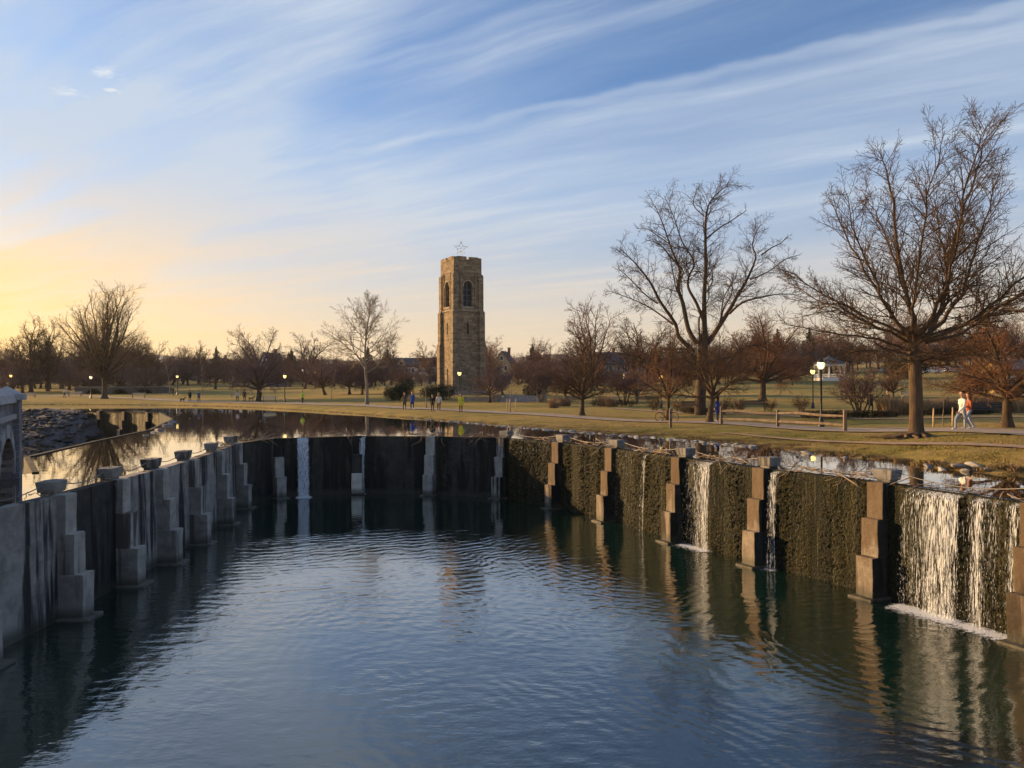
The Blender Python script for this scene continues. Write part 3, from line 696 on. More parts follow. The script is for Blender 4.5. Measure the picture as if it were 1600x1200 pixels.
tufts = [tuft_mesh('grass_tuft', 110, 0.15, 0.26, s, M_straw, 0.9) for s in range(4)]
px = 1185
while px < 1600:
    u = (px - 800) / F; d = float(shore_d(u)) + r.uniform(0.75, 1.3); x = u * d; s = r.uniform(.6, 1.1)
    o = share('grass_tuft', tufts[r.randrange(4)], None, (x, d, gz(x, d) - .02), (0, 0, r.uniform(0, 6)), (s * 1.3, s, s)); tag(o, 'tuft of dead grass overhanging the pond bank under the oak', 'grass tuft', 'dead grass tufts on the bank'); px += r.uniform(7, 16)
# short rough turf over the near bank
def turf():
    r = np.random.default_rng(5); n = 42000
    u = r.uniform(-0.12, 0.70, n * 3); s = r.exponential(7.0, n * 3) + 0.5; d = shore_d(u) + s; x = u * d
    keep = r.random(n * 3) < np.clip(40.0 / d, 0, 1) ** 2 * 0.9
    pth = np.array(PATH)
    def dist(poly):
        best = np.full(len(x), 1e9)
        for (ax, ay), (bx, by) in zip(poly[:-1], poly[1:]):
            tx, ty = bx - ax, by - ay; q = np.clip(((x - ax) * tx + (d - ay) * ty) / (tx * tx + ty * ty), 0, 1); best = np.minimum(best, np.hypot(x - ax - q * tx, d - ay - q * ty))
        return best
    keep &= dist(PATH) > 1.7; keep &= dist([(19.3, 24.6), (17.4, 27.5), (15.6, 31.3), (13.6, 36.3), (11.3, 42.0)]) > 0.35
    x, d = x[keep][:n], d[keep][:n]; z = ground_z(x, d); m = len(x); a = r.uniform(0, 6.28, m); h = r.uniform(0.02, 0.055, m); w = r.uniform(0.008, 0.02, m); ln = r.normal(0, 0.05, (m, 2))
    V = np.stack([np.stack([x - np.cos(a) * w, d - np.sin(a) * w, z - .02], -1), np.stack([x + np.cos(a) * w, d + np.sin(a) * w, z - .02], -1), np.stack([x + ln[:, 0], d + ln[:, 1], z + h], -1)], 1).reshape(-1, 3)
    o = np_obj('grass', V, np.arange(3 * m).reshape(m, 3), M_grass); tag(o, 'short dry winter turf on the near bank', 'grass', kind='stuff')
turf()

# ------------------------------------------------------------------ waterfalls
def fall_material():
    """broken sheets of falling water: vertical threads that tear into beads lower down"""
    m = bpy.data.materials.new('falling_water'); m.use_nodes = True
    t = NT(m.node_tree); b = t.n['Principled BSDF']
    b.inputs['Base Color'].default_value = (0.66, 0.71, 0.77, 1); b.inputs['Roughness'].default_value = 0.6; b.inputs['IOR'].default_value = 1.33
    pos = t.add('ShaderNodeNewGeometry').outputs['Position']; at_ = t.add('ShaderNodeAttribute', attribute_name='dens').outputs['Fac']
    thr = t.noise(t.mapping(pos, scale=(48, 48, 0.6)), 1.0, 3, 0.6); bead = t.noise(t.mapping(pos, scale=(42, 42, 9)), 1.0, 3, 0.65)
    low = t.step(t.add('ShaderNodeSeparateXYZ', {0: pos}).outputs[2], 0.3, CREST, 0.42, 0.06)
    n = t.math('ADD', t.math('MULTIPLY', thr, t.math('SUBTRACT', 1.0, low)), t.math('MULTIPLY', bead, low))
    lim = t.math('SUBTRACT', 0.78, t.math('MULTIPLY', at_, 0.40))
    al = t.step(t.math('SUBTRACT', n, lim), 0.0, 0.15, 0.0, 0.85)
    t.put(b.inputs['Alpha'], al); return m
M_fall = fall_material()
def fall_drops():
    m = bpy.data.materials.new('water_drops'); m.use_nodes = True; b = NT(m.node_tree).n['Principled BSDF']
    b.inputs['Base Color'].default_value = (0.80, 0.84, 0.88, 1); b.inputs['Roughness'].default_value = 0.2; b.inputs['Alpha'].default_value = 0.65
    return m
M_drops = fall_drops()
def foam_material():
    m = bpy.data.materials.new('churned_foam'); m.use_nodes = True; t = NT(m.node_tree); b = t.n['Principled BSDF']
    b.inputs['Base Color'].default_value = (0.80, 0.84, 0.88, 1); b.inputs['Roughness'].default_value = 0.6
    pos = t.add('ShaderNodeNewGeometry').outputs['Position']; at_ = t.add('ShaderNodeAttribute', attribute_name='dens').outputs['Fac']
    n = t.math('ADD', t.math('MULTIPLY', t.noise(pos, 9, 6, .7), .6), t.math('MULTIPLY', t.noise(pos, 38, 3, .6), .4))
    t.put(b.inputs['Alpha'], t.step(t.math('SUBTRACT', n, t.math('SUBTRACT', .74, t.math('MULTIPLY', at_, .45))), 0, .12, 0, .92))
    bp = t.add('ShaderNodeBump', {'Height': t.noise(pos, 30, 4)}); bp.inputs['Distance'].default_value = .03; t.put(b.inputs['Normal'], bp.outputs[0]); return m
M_foam = foam_material()
def waterfall(i, s0, s1, n, label, thick=(0.002, 0.005), dens=None, seed=0, foam=1.0, breakup=0.5, out=0.22, full=0.75):
    """a torn curtain of water with loose drops, leaving the crest of bay i between fractions s0 and s1"""
    r = random.Random(seed); a, b = WALL[i], WALL[i + 1]; L = (b - a).length; t = (b - a) / L; n2 = Vector((t.y, -t.x)); dens = dens or (lambda q: 1.0)
    o = None; wid = (s1 - s0) * L
    for layer in range(2):
        nx, nz = max(4, int(wid / .06)), 26; V = []; D = []
        for k in range(nz + 1):
            f = k / nz; z = CREST + 0.012 - f * (CREST - 0.0)
            for q in range(nx + 1):
                s = q / nx; p = a.lerp(b, s0 + (s1 - s0) * s); yo = (0.15 + layer * .06) * min(1, f * 27) + out * (.75 + .35 * layer) * math.sqrt(f) + .025 * noise.noise(Vector((s * wid * 5, z * .6, seed + layer * 7)))
                if f == 0: yo = -.12
                V.append((p.x + n2.x * yo, p.y + n2.y * yo, z)); e = min(1.0, min(s, 1 - s) * wid / .10); D.append(full * dens(s) * (.35 + .65 * e) * (1 if layer == 0 else .85))
        Q = [(k * (nx + 1) + q, k * (nx + 1) + q + 1, (k + 1) * (nx + 1) + q + 1, (k + 1) * (nx + 1) + q) for k in range(nz) for q in range(nx)]
        ob = np_obj('waterfall' if layer == 0 else 'outer_sheet', V, Q, M_fall, o, True); at_ = ob.data.attributes.new('dens', 'FLOAT', 'POINT'); at_.data.foreach_set('value', D)
        if layer == 0: o = ob; tag(o, label, 'waterfall', 'streams spilling over the dam')
    m = MB()
    for k in range(n):
        s = r.random()
        for _ in range(20):
            if r.random() < dens(s): break
            s = r.random()
        p = a.lerp(b, s0 + (s1 - s0) * s); f = r.random() ** .7; z = CREST * (1 - f); yo = .1 + out * math.sqrt(f) * r.uniform(.6, 1.5) + .05; w = r.uniform(*thick); ln = r.uniform(.02, .09) * (1.2 - .6 * f)
        c0 = Vector((p.x + n2.x * yo, p.y + n2.y * yo, z)); m.tube([c0, c0 + Vector((0, 0, -ln * .5)), c0 + Vector((0, 0, -ln))], [w * .3, w, w * .3], 4, cap=False)
    d_ = m.build('drops', M_drops, o, True); d_['kind'] = 'stuff'
    if foam:
        nx, ny = max(6, int((wid + .6) / .08)), 14; V = []; D = []; reach = .75 + .30 * min(foam, 4)
        for k in range(ny + 1):
            for q in range(nx + 1):
                s = -.3 + (wid + .6) * q / nx; p = a + t * (s0 * L + s) + n2 * (.02 + reach * k / ny); f = k / ny
                V.append((p.x, p.y, .014 + .02 * max(0, noise.noise(Vector((p.x * 9, p.y * 9, seed)))) * (1 - f)))
                pk = (out + .12) / reach; D.append(min(1.0, foam * .5) * max(0.0, 1 - abs(f - pk) / (1 - pk if f > pk else pk + .25)) * min(1.0, max(0.0, min(s + .3, wid + .3 - s) / .35)))
        Q = [(k * (nx + 1) + q, (k + 1) * (nx + 1) + q, (k + 1) * (nx + 1) + q + 1, k * (nx + 1) + q + 1) for k in range(ny) for q in range(nx)]
        fo = np_obj('foam', V, Q, M_foam, o, True); fo['kind'] = 'stuff'; fo.data.attributes.new('dens', 'FLOAT', 'POINT').data.foreach_set('value', D)
waterfall(19, 0.20, 0.60, 700, 'widest waterfall, bright beaded curtain over the near mossy bay', dens=lambda q: .70 + .24 * min(1, max(0, (q - .25) / .35)) + .10 * math.sin(q * 37) * math.sin(q * 11 + 1), seed=1, foam=2.6, full=.88)
waterfall(19, 0.61, 0.95, 260, 'thinner broken curtain beside the widest waterfall, next to the last pier', dens=lambda q: .70 + .12 * math.sin(q * 21 + 2) + .14 * math.sin(q * 9 - 1.2), seed=2, foam=2.0, full=.88)
# ------------------------------------------------------------------ bare trees
def bark(name, c1, c2, rand=0.0):
    return material(name, c1, 0.9, 0.2, 3.0, 0.03, 14, col2=c2, spec=0.15, stretch=(2.5, 2.5, 0.5), rand=rand)
M_bark_oak = bark('oak_bark', (0.13, 0.090, 0.058), (0.060, 0.043, 0.030))
M_bark_dark = bark('dark_bark', (0.115, 0.082, 0.055), (0.05, 0.036, 0.026))
M_bark_pale = bark('pale_bark', (0.30, 0.25, 0.19), (0.15, 0.12, 0.09))
M_twig_brown = material('brown_twigs', (0.085, 0.055, 0.035), 0.9, 0.3, 0.8, spec=0.1, rand=0.15)
M_twig_pale = material('pale_twigs', (0.21, 0.16, 0.11), 0.9, 0.2, 0.8, spec=0.1)
M_twig_gold = material('gold_twigs', (0.17, 0.12, 0.07), 0.9, 0.2, 0.8, spec=0.1)
M_twig_red = material('russet_twigs', (0.16, 0.084, 0.05), 0.9, 0.25, 0.5, spec=0.1, rand=0.2)
M_twig_plum = material('plum_twigs', (0.135, 0.09, 0.085), 0.9, 0.25, 0.5, spec=0.1, rand=0.25)

class Tree:
    def __init__(s, seed): s.r = random.Random(seed); s.br = []      # (level, pts, radii)
    def branch(s, p, d, L, r0, lvl, P):
        r = s.r; seg = P['seg'][min(lvl, len(P['seg']) - 1)]; n = max(2, int(round(L / seg))); st = L / n
        pts = [p.copy()]; rad = [r0]; d = d.normalized(); wob = P['wob'][min(lvl, len(P['wob']) - 1)]; up = P['up'][min(lvl, len(P['up']) - 1)]
        rt = max(P['rtip'], r0 * P.get('taper', 0.28))
        for k in range(n):
            d = (d + Vector((r.gauss(0, wob), r.gauss(0, wob), r.gauss(0, wob))) + Vector((0, 0, up))).normalized()
            p = p + d * st; pts.append(p.copy()); rad.append(r0 + (rt - r0) * (k + 1) / n)
        s.put(pts, rad, lvl, L, P)
    def put(s, pts, rad, lvl, L, P, kids=True):
        s.br.append((lvl, pts, rad))
        if kids and lvl < P['max']: s.kids(pts, rad, lvl, L, P)
    def kids(s, pts, rad, lvl, L, P):
        r = s.r; i = min(lvl, len(P['n']) - 1); cnt = P['n'][i]
        cnt = max(1, int(round(cnt * (L * P['per_m'] if P.get('per_m') else 1) * r.uniform(.8, 1.2)))); t0 = P['t0'][min(lvl, len(P['t0']) - 1)]
        az = r.uniform(0, 6.28); n = len(pts) - 1
        for k in range(cnt):
            t = t0 + (0.99 - t0) * (k + r.random()) / cnt; f = t * n; j = min(int(f), n - 1); q = f - j
            p = pts[j].lerp(pts[j + 1], q); d0 = (pts[j + 1] - pts[j]).normalized(); rr = rad[j] * (1 - q) + rad[j + 1] * q
            az += 2.4 + r.gauss(0, .5); ang = R(P['ang'][min(lvl, len(P['ang']) - 1)] + r.gauss(0, 9))
            o = d0.orthogonal().normalized(); b = d0.cross(o); side = o * math.cos(az) + b * math.sin(az)
            d = d0 * math.cos(ang) + side * math.sin(ang)
            ratio = P['ratio'][min(lvl, len(P['ratio']) - 1)]; prof = P['prof'](t) if lvl == 0 and 'prof' in P else (1.15 - 0.65 * t)
            Lc = L * ratio * prof * r.uniform(.75, 1.2)
            if Lc < 0.12: continue
            rc = max(P['rtip'], min(rr * 0.75, P['rk'] * Lc + P['rtip']))
            s.branch(p, d, Lc, rc, lvl + 1, P)
    def meshes(s, name, split, mt, mc, flare=0.0):
        """trunk and limbs (level <= split) and the crown of finer branches"""
        out = []
        for part, sel, mat in (('trunk', lambda l: l <= split, mt), ('crown', lambda l: l > split, mc)):
            groups = {}
            for l, p, r in s.br:
                if sel(l): groups.setdefault((len(p), 9 if l == 0 else (6 if l == 1 else (4 if l == 2 else 3))), []).append((p, r))
            V, Q = [], []; base = 0
            for (n, k), items in groups.items():
                P = np.array([[tuple(v) for v in p] for p, _ in items]); Rr = np.array([r for _, r in items]); B = len(items)
                T = np.empty_like(P); T[:, 1:-1] = P[:, 2:] - P[:, :-2]; T[:, 0] = P[:, 1] - P[:, 0]; T[:, -1] = P[:, -1] - P[:, -2]
                T /= np.linalg.norm(T, axis=2, keepdims=True) + 1e-9
                ref = np.where(np.abs(T[:, :1, 2:3]) > 0.8, np.array([1.0, 0.13, 0.0]), np.array([0.0, 0.0, 1.0])) * np.ones((B, n, 1))
                A = np.cross(T, ref); A /= np.linalg.norm(A, axis=2, keepdims=True) + 1e-9; Bv = np.cross(T, A)
                ang = np.arange(k) * 2 * math.pi / k
                ring = P[:, :, None, :] + Rr[:, :, None, None] * (A[:, :, None, :] * np.cos(ang)[None, None, :, None] + Bv[:, :, None, :] * np.sin(ang)[None, None, :, None])
                V.append(ring.reshape(-1, 3))
                idx = base + np.arange(B * n * k).reshape(B, n, k); nx = np.roll(idx, -1, axis=2)
                Q.append(np.stack([idx[:, :-1], nx[:, :-1], nx[:, 1:], idx[:, 1:]], -1).reshape(-1, 4)); base += B * n * k
            if not V: continue
            me = np_obj('tmp', np.concatenate(V), np.concatenate(Q), mat, smooth=True); d = me.data; bpy.data.objects.remove(me); d.name = name + '_' + part
            out.append((part, d))
        return out
NTRI = [0]
def plant(name, parts, loc, label, group=None, rz=0.0, sc=1.0, cat='tree', mats=None):
    e = empty(name, loc, rz); e.scale = sc if isinstance(sc, tuple) else (sc, sc, sc); tag(e, label, cat, group)
    for part, me in parts:
        o = share(part, me, e)
        if mats and part in mats: set_mat(o, mats[part])
    return e

OAK = dict(max=4, seg=[0.8, 0.7, 0.45, 0.3, 0.22], wob=[.03, .06, .09, .11, .12], up=[0.02, 0.015, 0.02, 0.03, 0.03], n=[26, 13, 8, 4], t0=[0.30, 0.16, 0.12, 0.12], ang=[52, 40, 40, 38],
           ratio=[0.62, 0.42, 0.42, 0.5], rtip=0.0056, rk=0.0095, taper=0.2)
def limb_points(limb, px0, py0, d, r, depth):
    """traced limb (pixels of the photograph) -> points in metres around the foot of the tree, bent in depth as well"""
    k = d / F; y = 0.0; out = []; n = len(limb); sgn = r.choice((-1, 1)) * r.uniform(.3, 1) * depth
    for i, (x, yy) in enumerate(limb):
        out.append(Vector(((x - px0) * k, sgn * (i / max(1, n - 1)) ** 1.2 * ((n - 1) * 18 * k) * 0.5 if i else 0.0, (py0 - yy) * k)))
    return out
def smooth_pts(pts, n):
    """Catmull-Rom through pts"""
    out = []; m = len(pts)
    for i in range(m - 1):
        p0, p1, p2, p3 = pts[max(i - 1, 0)], pts[i], pts[i + 1], pts[min(i + 2, m - 1)]
        for k in range(n):
            t = k / n; out.append(0.5 * ((2 * p1) + (p2 - p0) * t + (2 * p0 - 5 * p1 + 4 * p2 - p3) * t * t + (3 * p1 - p0 - 3 * p2 + p3) * t ** 3))
    return out + [pts[-1]]
def length(p): return sum((b - a).length for a, b in zip(p[:-1], p[1:]))
def lerp_list(a, b, n): return [a + (b - a) * i / (n - 1) for i in range(n)]
def trunk_with_flare(t, pts, r0, r1, flare, P, kids=False):
    n = len(pts); z0 = pts[0].z; rad = [r0 + (r1 - r0) * i / (n - 1) + flare * math.exp(-(p.z - z0) / 0.35) for i, p in enumerate(pts)]
    t.put(pts, rad, 0, length(pts), P, kids)

# --- the big oak at the right
def oak_right():
    d, px0, py0 = 34.0, 1431, 678; k = d / F; t = Tree(4)
    P = dict(OAK, per_m=None)
    v = lambda x, y, dy=0.0: Vector(((x - px0) * k, dy, (py0 - (y if y > 530 else 530 - (530 - y) * .88)) * k))
    pts = smooth_pts([v(1431, 690), v(1431, 660), v(1431, 610), v(1429, 560), v(1428, 530, .05), v(1420, 500, .1)], 4)
    trunk_with_flare(t, pts, 0.285, 0.25, 0.36, P)
    leaders = [  # traced from the photograph: (pixels, start radius, depth swing)
        ([(1428, 540), (1432, 500), (1424, 450), (1415, 390), (1412, 320), (1408, 250), (1400, 200), (1393, 188)], .16, .4),
        ([(1432, 530), (1458, 500), (1470, 450), (1474, 400), (1484, 340), (1500, 270), (1512, 210), (1522, 168)], .17, -.4),
        ([(1430, 520), (1448, 480), (1462, 420), (1463, 360), (1460, 290), (1466, 220), (1468, 190)], .12, -1.2),
        ([(1426, 535), (1405, 480), (1388, 430), (1370, 370), (1352, 300), (1340, 240)], .12, 1.0),
        ([(1440, 525), (1480, 488), (1520, 440), (1545, 380), (1570, 320), (1600, 250), (1612, 190)], .14, .9),
        ([(1445, 525), (1500, 498), (1545, 450), (1580, 400), (1620, 350), (1660, 300)], .12, -.9),
        ([(1448, 528), (1510, 512), (1560, 480), (1610, 450), (1665, 425)], .11, .6),
        ([(1424, 525), (1395, 495), (1360, 450), (1330, 400), (1300, 340), (1282, 280)], .11, -.9),
        ([(1422, 520), (1385, 492), (1345, 465), (1305, 430), (1270, 395), (1250, 375)], .10, .9),
        ([(1421, 528), (1380, 510), (1330, 490), (1285, 462), (1255, 440)], .095, -.7),
        ([(1420, 540), (1380, 522), (1330, 512), (1280, 500), (1240, 480)], .085, .6),
        ([(1420, 548), (1385, 540), (1340, 542), (1300, 552), (1270, 562)], .055, -.4),
        ([(1440, 560), (1475, 545), (1520, 540), (1560, 548), (1590, 560)], .05, .5),
        ([(1426, 515), (1440, 460), (1438, 400), (1440, 330), (1436, 260), (1432, 205)], .10, 1.7),
        ([(1426, 515), (1410, 470), (1400, 420), (1385, 350), (1376, 290), (1372, 225)], .10, -1.8),
        ([(1436, 515), (1490, 470), (1525, 410), (1540, 340), (1552, 270), (1560, 200)], .10, 1.9),
        ([(1436, 520), (1480, 500), (1500, 470), (1530, 430), (1560, 370)], .09, -2.4),
        ([(1420, 520), (1370, 480), (1340, 430), (1318, 380)], .08, 2.4)]
    for lb, r0, sw in leaders:
        base = [v(*q) for q in lb]; n = len(base)
        for i, q in enumerate(base): q.y += sw * (i / (n - 1)) ** 1.1 * 3.0
        pts = smooth_pts(base, 3); L = length(pts)
        for q in pts[2:]: q += Vector((t.r.gauss(0, .04), t.r.gauss(0, .06), t.r.gauss(0, .04)))
        PP = dict(P, n=[0, max(18, int(L * 4.3)), 9, 4], ratio=[.6, .27, .40, .50], ang=[50, 38, 40, 36], up=[0, .0, .03, .03, .03], t0=[.2, .17, .12, .12], max=4)
        t.put(pts, lerp_list(r0 * .78, 0.011, len(pts)), 1, L, PP)
    # short dead stubs and drooping lower twigs
    for k2 in range(16):
        a = t.r.uniform(0, 6.28); z = t.r.uniform(3.2, 4.9)
        t.branch(Vector((0, 0, z)), Vector((math.cos(a), math.sin(a), t.r.uniform(-.1, .25))), t.r.uniform(1.5, 3.6), .035, 2, dict(P, up=[0, 0, -.015, 0, 0], n=[0, 0, 12, 5], ratio=[.5, .5, .42, .45]))
    # surface roots
    for k2 in range(9):
        a = k2 * 0.7 + t.r.uniform(-.2, .2); L = t.r.uniform(.9, 2.3) if k2 % 2 else t.r.uniform(.6, 1.2); dr = Vector((math.cos(a), math.sin(a), 0)); pts = []
        for q in range(6):
            f = q / 5; pts.append(dr * (0.35 + f * L) + Vector((t.r.gauss(0, .06), t.r.gauss(0, .06), .16 * (1 - f) ** 2 + .02 - f * .06)))
        t.put(pts, lerp_list(.11, .03, 6), 0, L, P, False)
    x = at(px0, d)
    parts = t.meshes('oak', 1, M_bark_oak, M_twig_brown)
    return plant('oak_tree', parts, (x, d, gz(x, d) - 0.05), 'tall spreading bare oak with thick straight trunk on the near right bank')
oak_right()

# --- the wide old tree in the middle distance
def old_tree():
    d, px0, py0 = 64.0, 1094, 643; k = d / F; t = Tree(9); P = dict(OAK)
    v = lambda x, y: Vector(((x - px0) * k, 0, (py0 - y) * k))
    cx = lambda x, y: (930 + x * 0.35, 520 - (520 - (240 + y * 0.35)) * .95 if y < 800 else 240 + y * .35)
    pts = smooth_pts([v(1094, 650), v(1094, 620), v(1096, 580), v(1098, 545), v(1100, 515)], 4)
    trunk_with_flare(t, pts, 0.46, 0.40, 0.25, P)
    L_ = [([(440, 860), (370, 800), (350, 740), (280, 640), (230, 550), (165, 470), (90, 400)], .24, -.7), ([(455, 830), (420, 760), (400, 640), (380, 560), (392, 480), (360, 380), (322, 250), (290, 160)], .26, .5),
          ([(490, 800), (487, 700), (485, 600), (490, 480), (487, 350), (490, 230), (515, 160), (590, 90)], .27, -.3), ([(490, 740), (462, 640), (430, 560), (440, 500), (470, 430), (420, 320), (390, 200), (350, 85)], .17, 1.0),
          ([(500, 830), (560, 745), (615, 660), (650, 600), (695, 530), (745, 415), (735, 345), (770, 260)], .26, .6), ([(600, 690), (650, 640), (720, 622), (790, 612), (850, 622)], .13, -.8), ([(745, 415), (800, 375), (850, 350), (885, 315)], .08, .4),
          ([(560, 745), (590, 660), (640, 590), (660, 520), (640, 470)], .10, 1.2), ([(350, 740), (300, 690), (240, 640), (170, 600), (80, 560)], .10, .8), ([(280, 640), (210, 600), (140, 540), (80, 500)], .08, -.9),
          ([(392, 480), (330, 430), (270, 380), (200, 370)], .09, -.8), ([(360, 380), (300, 320), (250, 270), (210, 260)], .07, .7), ([(487, 350), (540, 300), (590, 270), (640, 235)], .09, -.7), ([(490, 230), (450, 170), (470, 100), (480, 75)], .06, .5),
          ([(485, 920), (540, 905), (610, 885), (690, 840), (760, 840), (840, 880)], .17, .3), ([(470, 880), (420, 850), (350, 850), (280, 830), (230, 800)], .12, .9), ([(490, 600), (540, 540), (560, 470), (555, 400)], .08, 1.1), ([(400, 640), (350, 590), (320, 530), (290, 450)], .08, -1.2),
          ([(695, 530), (760, 500), (820, 450), (860, 440)], .07, -.7), ([(500, 820), (530, 740), (520, 640), (545, 560)], .1, -1.6), ([(470, 830), (440, 720), (455, 640), (420, 580)], .1, -1.7)]
    for lb, r0, sw in L_:
        base = [v(*cx(*q)) for q in lb]; n = len(base)
        for i, q in enumerate(base): q.y += sw * (i / (n - 1)) * 3.5
        pts = smooth_pts(base, 3); L = length(pts)
        PP = dict(P, n=[0, max(9, int(L * 2.8)), 8, 4], ratio=[.6, .26, .45, .5], wob=[.03, .08, .15, .17, .18], ang=[50, 48, 46, 42], up=[0, 0, .04, .03, .02], t0=[.2, .30, .15, .12], rtip=.007, max=4)
        t.put(pts, lerp_list(r0 * .85, 0.022, len(pts)), 1, L, PP)
    x = at(px0, d)
    plant('old_tree', t.meshes('old_tree', 1, M_bark_dark, M_twig_brown), (x, d, gz(x, d) - .1), 'huge old bare tree with sinuous upright limbs, tallest in the middle of the park')
old_tree()

# --- generic forms, used for single trees and for the tree line
def form(seed, H, trunk, spread, P, r0, nl, lean=0.0, multi=1, up=0.35, bark_m=None, twig_m=None, split=1, name='tree', crown_from=0.0, leader=False, fan=1.3):
    """a tree H metres tall: a trunk (or several stems) that breaks into nl limbs reaching up to `spread` sideways"""
    t = Tree(seed); r = t.r
    for s in range(multi):
        a = s * 6.28 / multi + r.uniform(-.4, .4); out = 0.0 if multi == 1 else 0.45
        d = Vector((math.cos(a) * out + lean, math.sin(a) * out, 1.0)).normalized(); p = Vector((math.cos(a) * .12 * (multi > 1), math.sin(a) * .12 * (multi > 1), -0.1)); n = max(4, int(trunk / 0.5)); pts = [p]
        tl = H * 0.97 if leader else trunk
        n = max(4, int(tl / 0.6))
        for k in range(n):
            d = (d + Vector((r.gauss(0, .035), r.gauss(0, .035), .03))).normalized(); pts.append(pts[-1] + d * tl / n)
        rr = r0 / math.sqrt(multi); rad = [rr * (1 - (.85 if leader else .25) * i / n) + rr * .6 * math.exp(-pts[i].z / .3) for i in range(n + 1)]
        t.put(pts, rad, 0, tl, P, False)
        for k in range(nl):
            f = (k + r.random()) / nl; aa = k * 2.4 + r.uniform(-.3, .3) + a
            if leader:
                zf = crown_from + (0.98 - crown_from) * f; j = min(int(zf * n), n - 1); q = pts[j].lerp(pts[j + 1], zf * n - j); Lb = spread * (1.05 - 0.75 * f ** 1.4) * r.uniform(.8, 1.15); el = up + .5 * f; rb = rad[j] * .55
            else:
                zf = .72 + .28 * f; j = min(int(zf * n), n - 1); q = pts[j].lerp(pts[j + 1], min(1.0, zf * n - j)); el = up + ((1.25 if fan == 1.3 else 1.48) - up) * f ** fan; hs = spread * math.cos(el) ** .4; vsx = (H - q.z); Lb = 1.0 / math.sqrt((math.cos(el) / max(.1, spread)) ** 2 + (math.sin(el) / max(.1, vsx)) ** 2) * r.uniform(.82, 1.05); rb = rr * .52
            dd = Vector((math.cos(aa) * math.cos(el), math.sin(aa) * math.cos(el), math.sin(el)))
            t.branch(q, dd, Lb, rb, 1, P)
    return t.meshes(name, split, bark_m, twig_m)
def PP(**k):
    base = dict(max=4, seg=[.6, .55, .4, .3, .25], wob=[.03, .07, .12, .14, .15], up=[0, .02, .04, .03, .02], n=[0, 11, 6, 3], t0=[.2, .2, .15, .1], ang=[50, 42, 42, 40], ratio=[.5, .42, .45, .5], rtip=.008, rk=.014, taper=.15)
    base.update(k); return base
def lone(px, d, label, parts, name='bare_tree', rz=0.0, sc=1.0, group=None, dz=0.0, mats=None):
    p = spot(px, d, dz); return plant(name, parts, p, label, group, rz, sc, mats=mats)
# left lone tree
lone(163, 133, 'tall lone bare oak with fan-shaped crown against the sunset on the far bank', form(63, 19.6, 4.6, 7.6, fan=.85, nl=30, r0=.42, P= PP(n=[0, 10, 6, 3], rtip=.012, rk=.010, max=4, ang=[40, 32, 36, 36], wob=[.03, .045, .08, .12, .14], up=[0, .012, .02, .02, .01]), up=.40, bark_m=M_bark_dark, twig_m=M_twig_gold), 'oak_tree', sc=1.03)
# pale sycamore
lone(573, 94, 'slender pale-barked bare tree with oval crown at the path, left of the tower', form(32, 13.2, 5, 5.8, PP(n=[0, 11, 6, 3], rtip=.009, wob=[.02, .08, .12, .15, .16], up=[0, .035, .03, .02]), .2, 26, up=.5, leader=True, crown_from=.30, bark_m=M_bark_pale, twig_m=M_twig_pale), 'sycamore_tree')
# right-edge tree
lone(1573, 38.5, 'low-branching bare tree with dense russet drooping crown at the right edge', form(33, 7.6, 1.9, 4.4, PP(n=[0, 22, 9, 4], rtip=.0055, max=4, ang=[50, 48, 45, 40], ratio=[.5, .36, .42, .5], up=[0, -.005, .0, .01], seg=[.4, .4, .3, .2, .18]), .22, 13, up=.20, bark_m=M_bark_oak, twig_m=M_twig_red), 'bare_tree', rz=0.4)
# middle single trees
lone(909, 65.5, 'small round-crowned bare tree standing alone by the path right of the tower', form(34, 7.6, 1.9, 3.3, PP(n=[0, 15, 7, 4], rtip=.006, seg=[.4, .4, .3, .2, .2]), .19, 14, up=.3, bark_m=M_bark_dark, twig_m=M_twig_brown), rz=1.0)
lone(1043, 57, 'thin forked bare tree with the bicycle at its foot', form(35, 7.4, 2.1, 2.9, PP(n=[0, 14, 7, 4], rtip=.006, seg=[.4, .4, .3, .2, .2]), .15, 10, up=.45, bark_m=M_bark_dark, twig_m=M_twig_red), rz=2.2)
lone(1108, 53, 'V-forked bare tree beside the person in the blue jacket', form(36, 7.4, 2.3, 4.0, PP(n=[0, 14, 7, 4], rtip=.006, wob=[.03, .10, .14, .15, .15], seg=[.4, .4, .3, .2, .2]), .19, 11, up=.35, bark_m=M_bark_oak, twig_m=M_twig_brown), rz=.3)
lone(1191, 88, 'stout dark-trunked bare tree with wide russet crown on the lawn behind the bench', form(37, 10.5, 3.0, 6.6, PP(n=[0, 18, 8, 4], rtip=.009, ang=[50, 48, 46, 44]), .38, 13, up=.10, bark_m=M_bark_dark, twig_m=M_twig_red), rz=.3)
lone(1342, 57, 'low multi-stemmed bare shrub tree right of the tall lamp', form(38, 4.3, 1.3, 2.3, PP(n=[0, 13, 8, 4], rtip=.006, seg=[.3, .3, .25, .2, .18]), .16, 4, multi=5, up=.5, bark_m=M_bark_dark, twig_m=M_twig_plum), 'bare_tree', rz=1.1)
lone(975, 84, 'multi-stemmed ornamental tree with purplish crown between the benches', form(39, 4.2, 1.6, 2.9, PP(n=[0, 15, 9, 4], rtip=.008, seg=[.35, .3, .25, .2, .2], ang=[50, 50, 48, 45]), .19, 4, multi=4, up=.45, bark_m=M_bark_dark, twig_m=M_twig_plum), 'ornamental_tree')
lone(844, 96, 'multi-stemmed ornamental tree in front of the dark bush right of the tower', form(40, 5.2, 1.7, 3.2, PP(n=[0, 14, 9, 4], rtip=.009, seg=[.35, .3, .25, .2, .2]), .2, 4, multi=5, up=.55, bark_m=M_bark_pale, twig_m=M_twig_plum), 'ornamental_tree')
